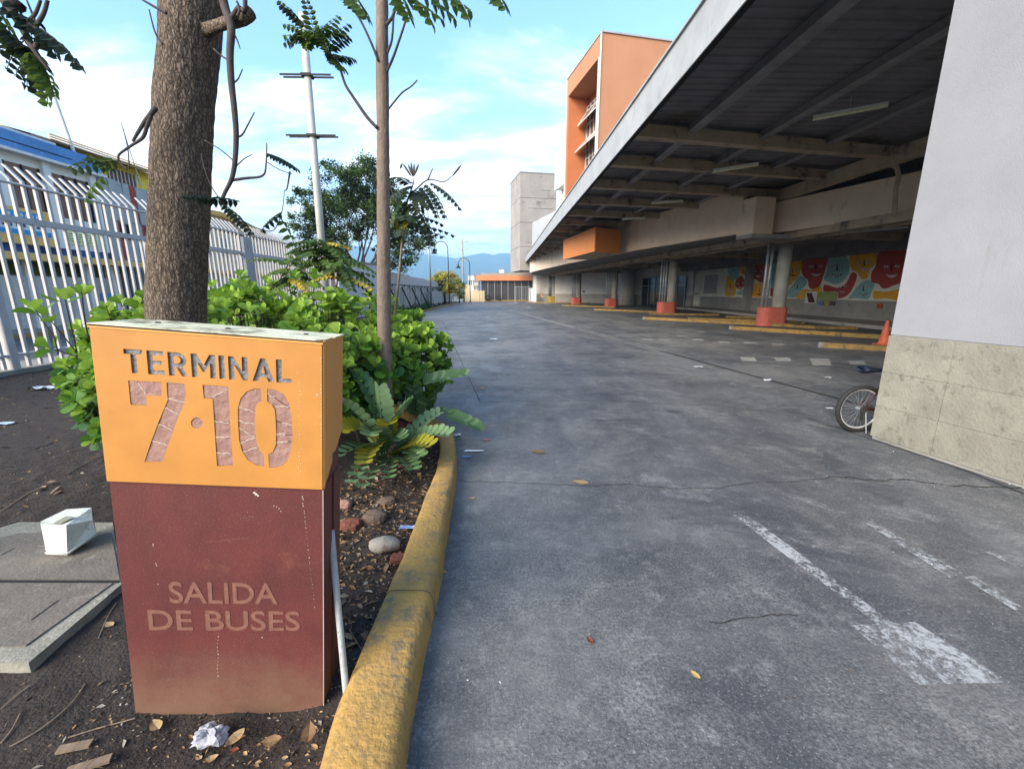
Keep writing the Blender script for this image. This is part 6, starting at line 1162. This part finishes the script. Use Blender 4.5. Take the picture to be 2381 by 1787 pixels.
# ------------------------------------------------------------------ crowns made of many small leaves
def crown_tree(name, lab, base, lobes, nleaf, size, mats_, seed, trunks, m_t=m_twig):
    random.seed(seed); t_ = thing(name, lab, 'tree', base); B = V3(base); tm = MB(); cl = []
    for q in trunks: tm.tube(smooth_path3([B + V3(p) for p in q[0]], 4), [q[1] * (1 - .7 * i / (4 * (len(q[0]) - 1))) for i in range(4 * (len(q[0]) - 1) + 1)], 7)
    for c, r in lobes:
        for _ in range(int(10 * r[0] * r[2])):
            d = V3((random.gauss(0, 1), random.gauss(0, 1), random.gauss(0, 1))).normalized() * random.uniform(.45, 1.05); cl.append((B + V3((c[0] + d.x * r[0], c[1] + d.y * r[1], c[2] + d.z * r[2])), random.uniform(.28, .62)))
            if random.random() < .5: tm.tube([B + V3((c[0] * .5, c[1] * .5, c[2] * .6)), B + V3(c) * .8, cl[-1][0]], [.05, .03, .01], 4, caps=False)
    tm.build('trunk', m_t, t_, smooth=True); b = MB(); per = nleaf // len(cl)
    for c, r in cl:
        mi = random.choices(range(len(mats_)), [5, 3, 1][:len(mats_)])[0]
        for _ in range(per):
            d = V3((random.gauss(0, .5), random.gauss(0, .5), random.gauss(0, .4))) * r; p = c + d; ax = V3((random.gauss(0, 1), random.gauss(0, 1), random.gauss(0, .7))).normalized(); s_, ax, n_ = frame_from(ax, V3((random.gauss(0, 1), random.gauss(0, 1), 1))); L = size * random.uniform(.6, 1.3); b.cur = mi if random.random() < .8 else random.randrange(len(mats_)); b.add([p, p + ax * L * .5 + s_ * L * .24, p + ax * L, p + ax * L * .5 - s_ * L * .24], [(0, 1, 2, 3)])
    b.build('crown', mats_, t_, kind=None); return t_
YT = 36.0; cb_ = AY(845, 700, YT); sc = YT * 1.0 / 985; base = (cb_.x, YT, 0)
def L_(x, y, rx, rz, dy=0): p = AY(x, y, YT + dy); return ((p.x - base[0], dy, p.z), (rx * sc, rx * sc * .8, rz * sc))
crown_tree('tree', 'large dark small leaved tree with many thin trunks beyond the fence', base, [L_(790, 430, 62, 48), L_(860, 440, 65, 55), L_(740, 480, 60, 42), L_(720, 530, 50, 34), L_(830, 500, 75, 45), L_(900, 500, 60, 50, -1), L_(945, 540, 50, 40, -1), L_(790, 560, 60, 30), L_(930, 600, 42, 28, -2), L_(975, 560, 22, 30, -2), L_(860, 390, 30, 26)], 40000, .21, lp[0:1] + lp[2:3] + lp[1:2], 41,
    [([(random.Random(k).uniform(-.6, .6), 0, 0), (random.Random(k + 9).uniform(-1, 1), 0, 2.5), (random.Random(k + 20).uniform(-3.2, 3), 0, 6.5), (random.Random(k + 30).uniform(-5, 5), 0, 9)], .10) for k in range(12)])
my = [leafmat('sun_painted_leaf', (.62, .52, .09), (.48, .44, .08), .4), leafmat('olive_leaf', (.15, .17, .05), (.2, .2, .06), .3)]  # sunlight on the far tree is put into the first leaf colour
YT = 58.0; cb_ = AY(1035, 700, YT); sc = YT / 985; base = (cb_.x, YT, 0)
crown_tree('tree', 'sunlit yellow green bushy tree before the mountains beside the street lamp', base, [L_(1028, 648, 24, 26), L_(1050, 655, 24, 24), L_(1015, 662, 16, 20), L_(1040, 670, 28, 18)], 5200, .26, my, 42, [([(0, 0, 0), (0, 0, 2), (.4, 0, 4)], .16)])
YT = 64.0; cb_ = AY(1068, 700, YT); sc = YT / 985; base = (cb_.x, YT, 0)
crown_tree('tree', 'smaller olive green tree right of the yellow green one', base, [L_(1066, 668, 15, 18), L_(1076, 680, 12, 14)], 1800, .24, [my[1], lp[0]], 43, [([(0, 0, 0), (0, 0, 2)], .12)])
# ------------------------------------------------------------------ litter, leaves and stones
def crumple(lab, name, p, sx, sy, sz, m, seed, cat='litter', n=9, fold=.5):
    rnd = random.Random(seed); b = MB(); V = []
    for j in range(n + 1):
        for i in range(n + 1):
            u, v = i / n - .5, j / n - .5; rr = noise.noise(V3((u * 4 + seed, v * 4, seed))); V.append(V3(p) + V3((u * sx + .15 * sx * rr, v * sy + .15 * sy * noise.noise(V3((u * 4, v * 4 + 7, seed))), sz * (.35 + fold * noise.noise(V3((u * 3.2, v * 3.2, seed * 2.0))) + fold * .8 * noise.noise(V3((u * 8, v * 8, seed)))))))
    zmin = min(v.z for v in V); V = [v + V3((0, 0, p[2] + .004 - zmin)) for v in V]
    b.add(V, [(j * (n + 1) + i, j * (n + 1) + i + 1, (j + 1) * (n + 1) + i + 1, (j + 1) * (n + 1) + i) for j in range(n) for i in range(n)]); return solo(b, name, m, lab, cat, p)
m_pap = mat('crumpled_paper', (.30, .30, .34), (.40, .40, .43), vs=30, rough=.7, stain=(.10, .09, .09), ss=30, sthr=.62); m_wht = mat('white_paper', (.62, .65, .68), (.45, .48, .52), vs=10, rough=.6); m_blu = mat('blue_wrapper', (.10, .18, .45), (.35, .42, .6), vs=30, rough=.4); m_lbl = mat('pale_blue_paper', (.35, .45, .58), (.45, .52, .6), vs=8)
def gs_(x, y): p = G(x, y, .06); p.z = soil_z(p.x, p.y); return p
crumple('white printed paper sheet folded on the soil below the left shrub', 'paper_sheet', gs_(95, 905), .34, .22, .11, m_wht, 5, n=8)
crumple('pale blue paper scrap at the left edge of the soil bed', 'paper_scrap', gs_(12, 985), .18, .12, .04, m_lbl, 6, n=5)
crumple('bright blue wrapper beside the white stone near the kerb', 'wrapper', gs_(948, 1220), .12, .05, .035, m_blu, 7, n=8)
crumple('flattened clear plastic wrapper on the road beside the kerb end', 'wrapper', G(1102, 1049), .20, .05, .02, m_wht, 8, n=8)
crumple('small blue wrapper on the road in front of the clear wrapper', 'wrapper', G(1085, 1063), .09, .035, .02, m_blu, 9, n=5)
crumple('white scrap of plastic on the road beside the kerb tip', 'plastic_scrap', G(1062, 1012), .10, .08, .03, m_wht, 10, n=6)
crumple('deep red cloth lying behind the slim trunk', 'red_cloth', gs_(944, 994), .36, .22, .09, mat('red_cloth', (.30, .03, .035), (.2, .02, .03), vs=10), 12, n=8)
crumple('small white litter lying at the edge of the drain line', 'plastic_scrap', G(1785, 884), .18, .10, .03, m_wht, 13, n=5)
crumple('thin white litter beside the dark drain gap', 'plastic_scrap', G(1624, 853), .22, .12, .03, m_wht, 14, n=5)
crumple('small white scrap on the bay floor before the bicycle', 'plastic_scrap', G(1927, 878), .13, .10, .03, m_wht, 15, n=5)
crumple('white scrap just left of the bicycle wheel', 'plastic_scrap', G(1928, 950), .09, .05, .015, m_wht, 16, n=5)
crumple('pinkish scrap on the road right of the kerb tip', 'scrap', G(1132, 1023), .09, .05, .015, mat('pink_scrap', (.45, .2, .2)), 17, n=5)
crumple('pale crumb of litter on the road near the drain line', 'scrap', G(1148, 789), .25, .15, .03, m_wht, 18, n=5)
m_stone = mat('pale_stone', (.30, .28, .24), (.20, .18, .15), vs=6, rough=.9, stain=(.10, .06, .04), ss=5, sthr=.55, bump=.5); m_brk = mat('red_brick_stone', (.17, .055, .035), (.10, .04, .03), vs=6, rough=.95, bump=.6)
def stone(lab, name, p, s, m, seed, boxy=0):
    b = MB(); V = []; n, k = 14, 9
    for j in range(k + 1):
        for i in range(n):
            a, e = 6.2832 * i / n, math.pi * (j / k - .5); d = V3((math.cos(a) * math.cos(e), math.sin(a) * math.cos(e), math.sin(e)))
            if boxy: mx = max(abs(d.x), abs(d.y), abs(d.z)); d = d.lerp(d / mx, boxy)
            r = 1 + .22 * noise.noise(d * 1.7 + V3((seed, 0, 0))); V.append(V3(p) + V3((d.x * s[0] * r, d.y * s[1] * r, d.z * s[2] * r + s[2] * .45)))
    b.add(V, [(j * n + i, j * n + (i + 1) % n, (j + 1) * n + (i + 1) % n, (j + 1) * n + i) for j in range(k) for i in range(n)]); return solo(b, name, m, lab, 'stone', p, smooth=not boxy)
stone('pale rounded stone on the soil right of the sign beside the kerb', 'stone', gs_(893, 1268), (.105, .07, .05), m_stone, 1)
stone('small red brick fragment in front of the pale stone', 'brick_fragment', gs_(925, 1290), (.05, .04, .03), m_brk, 2, .6); stone('reddish rock nearest the right side of the sign', 'rock', gs_(815, 1225), (.08, .06, .045), m_brk, 3, .3); stone('brown rock below the cycad behind the pale stone', 'rock', gs_(870, 1208), (.085, .07, .05), mat('brown_rock', (.13, .09, .07), (.08, .06, .05), vs=5, rough=.95, bump=.6), 4, .3); stone('pinkish stone low beside the sign edge', 'rock', gs_(803, 1175), (.05, .04, .04), mat('pink_rock', (.28, .16, .13), rough=.9), 5, .2); stone('dark brown rock right of the reddish rocks', 'rock', gs_(900, 1165), (.07, .05, .03), mat('brown_rock', (.13, .09, .07)), 6, .2)
pb = MB(); V = []; P_ = G(487, 1722, .0); n, k = 22, 14
for j in range(k + 1):
    for i in range(n):
        a, e = 6.2832 * i / n, math.pi * (j / k - .5); d = V3((math.cos(a) * math.cos(e), math.sin(a) * math.cos(e), math.sin(e))); r = 1 + .55 * noise.noise(d * 1.8 + V3((3, 1, 5))) - .42 * abs(noise.noise(d * 4.2)) + .14 * noise.noise(d * 9); V.append(P_ + V3((d.x * .058 * r, d.y * .045 * r, max(-.02, d.z * .040 * r) + .024)))
pb.add(V, [(j * n + i, j * n + (i + 1) % n, (j + 1) * n + (i + 1) % n, (j + 1) * n + i) for j in range(k) for i in range(n)]); solo(pb, 'crumpled_paper', m_pap, 'crumpled grey paper lying on the soil in front of the sign', 'litter', P_)
m_dl = [mat('dead_leaf', (.22, .13, .06), (.14, .08, .04), vs=20, rough=.8, bump=.2), mat('tan_leaf', (.36, .25, .13), (.25, .16, .08), vs=20, rough=.8), mat('rust_leaf', (.16, .04, .02), (.10, .03, .02), vs=12, rough=.6), mat('yellow_leaf', (.42, .30, .11), (.34, .24, .08), vs=12, rough=.7)]
def fallen(lab, p, L, ang, mi, curl=.35, cat='leaf', group=None):
    b = MB(); V = []; st = [(0, .03), (.15, .18), (.4, .3), (.7, .24), (.9, .1), (1, 0)]; M = Matrix.Translation(V3(p) + V3((0, 0, .004))) @ Matrix.Rotation(ang, 4, 'Z')
    for y, w in st: z = curl * (y - .5) ** 2; V += [M @ V3((-w * L, y * L, (z + curl * .5 * w) * L)), M @ V3((0, y * L, z * L * .6)), M @ V3((w * L, y * L, (z + curl * .6 * w) * L))]
    b.add(V, [f for i in range(5) for f in ((3 * i, 3 * i + 1, 3 * i + 4, 3 * i + 3), (3 * i + 1, 3 * i + 2, 3 * i + 5, 3 * i + 4))]); solo(b, 'fallen_leaf', m_dl[mi], lab, cat, p, group)
fallen('curled dark red leaf lying alone on the road', G(1378, 1500), .05, .3, 2, .8); fallen('small tan leaf on the road right of the dark red one', G(1628, 1580), .05, .5, 3, .3); fallen('tan leaf lying at the foot of the kerb on the road side', G(1040, 1333), .06, 1.2, 1); fallen('pale leaf on the road beyond the long crack', G(1105, 1160), .06, 1.4, 1); fallen('brown seed pod on the road near the plastic wrapper', G(1268, 1052), .16, 1.3, 0, .1); fallen('pale twig like leaf on the road near the crack', G(1368, 1124), .14, 1.2, 1, .1); fallen('yellow leaf on the road behind the cycad frond', G(1126, 902), .09, 1.2, 3)
fallen('curled tan leaf right of the crumpled paper', G(570, 1700, .01), .075, 2.6, 1, .7); fallen('dry brown leaf left of the crumpled paper', G(372, 1700, .01), .07, 1.0, 1, .6); fallen('wide dry leaf at the right below the sign', G(655, 1720, .01), .075, 1.8, 0, .5); fallen('curled brown leaf nearest the kerb foot', G(715, 1735, .02), .09, .3, 0, .6); fallen('greenish pale leaf on the soil under the left shrub', gs_(190, 955), .10, 1.9, 1, .2); fallen('pale dry leaf above the foam tray', gs_(105, 1135), .06, 1.1, 1); fallen('green tinted dry leaf at the right of the cover corner', gs_(262, 1452), .06, 1.2, 1)
random.seed(55)
for k in range(16):
    x_, y_ = (random.uniform(800, 900), random.uniform(1150, 1330)) if k < 9 else (random.uniform(380, 740), random.uniform(1672, 1770)); fallen(('small dry curled leaf lying among the stones beside the grey pipe' if k < 9 else 'small dry curled leaf lying in front of the sign near the crumpled paper'), gs_(x_, y_), random.uniform(.03, .06) * (1 if k < 9 else .8), random.uniform(0, 6.28), random.choice((0, 0, 1, 2)), random.uniform(.3, 1.1), group='small dry leaves among the stones' if k < 9 else 'small dry leaves in front of the sign')
m_wood = mat('grey_wood_chip', (.26, .19, .13), (.17, .12, .085), vs=30, rough=.9, stretch=(1, .15, 1), bump=.6)
for (x0_, y0_, x1_, y1_, w, lab) in ((132, 1735, 210, 1718, .030, 'upper pale wood chip at the bottom left'), (150, 1785, 255, 1748, .032, 'lower pale wood chip at the bottom left'), (120, 1150, 138, 1135, .02, 'short wood chip behind the foam tray')):
    a, c = gs_(x0_, y0_), gs_(x1_, y1_); b = MB(); b.beam(a + V3((0, 0, .012)), c + V3((0, 0, .016)), w, .009); solo(b, 'wood_chip', m_wood, lab, 'wood chip', a)
m_tw2 = mat('dry_twig', (.28, .21, .15), (.18, .13, .09), vs=20, rough=.9)
for P, r, lab in (([(20, 1730), (90, 1690), (160, 1630), (195, 1580)], .0028, 'long thin curved twig on the soil left of the sign'), ([(0, 1640), (35, 1612), (70, 1590)], .0022, 'short straight twig at the left edge below the cover'), ([(0, 1720), (25, 1690), (45, 1652)], .003, 'pale split twig at the bottom left edge'), ([(155, 1705), (220, 1680), (310, 1652)], .0026, 'brown twig pointing at the lower left corner of the sign'), ([(0, 1188), (30, 1170), (60, 1150), (95, 1136)], .004, 'pale stick lying behind the foam tray'), ([(228, 1480), (250, 1430), (270, 1400)], .002, 'thin twig right of the cover corner'), ([(160, 1100), (200, 1075), (236, 1058)], .003, 'pale stick left of the maroon part of the sign'), ([(805, 1430), (835, 1480), (860, 1515)], .002, 'thin twig on the soil between pipe and kerb')):
    Q = [gs_(x, y) + V3((0, 0, .006)) for x, y in P]; b = MB(); b.tube(smooth_path3(Q, 4), r, 5); solo(b, 'twig', m_tw2, lab, 'twig', Q[0])
# chips, crumbs and mulch on the soil: nobody could count them
random.seed(77); b = MB(); mm = [m_soil, m_dl[0], m_dl[1], m_wood, m_stone]
def scatter(n, x0_, x1_, y0_, y1_, s0_, s1_, wts):
    for _ in range(n):
        yy = random.uniform(y0_, y1_); xk = inner_x(yy) + .04; x = random.uniform(x0_, min(x1_, xk))
        if x > xk: continue
        z = soil_z(x, yy) + .002; s_ = random.uniform(s0_, s1_) * (1 if random.random() < .85 else 1.8); a = random.random() * 6.28; d = V3((math.cos(a), math.sin(a), random.uniform(-.15, .35))); l = V3((-d.y, d.x, random.uniform(-.3, .3))) * random.uniform(.25, .6); p = V3((x, yy, z)); b.cur = random.choices(range(5), wts)[0]
        b.add([p, p + d * s_ * .5 + l * s_ * .5, p + d * s_, p + d * s_ * .5 - l * s_ * .5 + V3((0, 0, s_ * .15))], [(0, 1, 2), (0, 2, 3)])
scatter(9000, -4.8, -.4, .9, 5.0, .005, .016, [60, 18, 7, 8, 7]); scatter(3800, -1.4, -.35, 1.7, 4.4, .012, .045, [46, 30, 6, 14, 4]); scatter(1500, -1.7, -.5, .95, 1.7, .006, .02, [50, 20, 12, 12, 6]); scatter(2500, -10, -1.5, 3.0, 9, .015, .05, [50, 25, 10, 10, 5])
b.build('soil_chips', mm, kind='stuff')
random.seed(78); b = MB(); mm = [m_wht, m_dl[0], m_black, m_stone]
for _ in range(1500):
    yy = 1.1 + 22 * random.random() ** 1.7; x = random.uniform(-.2, 9); s_ = random.uniform(.003, .012) * (1 + yy * .10)
    if x < inner_x(yy) + .35: continue
    a = random.random() * 6.28; d = V3((math.cos(a), math.sin(a), 0)); l = V3((-d.y, d.x, 0)) * random.uniform(.3, .8); p = V3((x, yy, .006)); b.cur = random.choices(range(4), [3, 4, 5, 6])[0]; b.add([p, p + d * s_ * .5 + l * s_ * .4 + V3((0, 0, s_ * .3)), p + d * s_, p + d * s_ * .4 - l * s_ * .5], [(0, 1, 2), (0, 2, 3)])
b.build('road_grit', mm, kind='stuff')
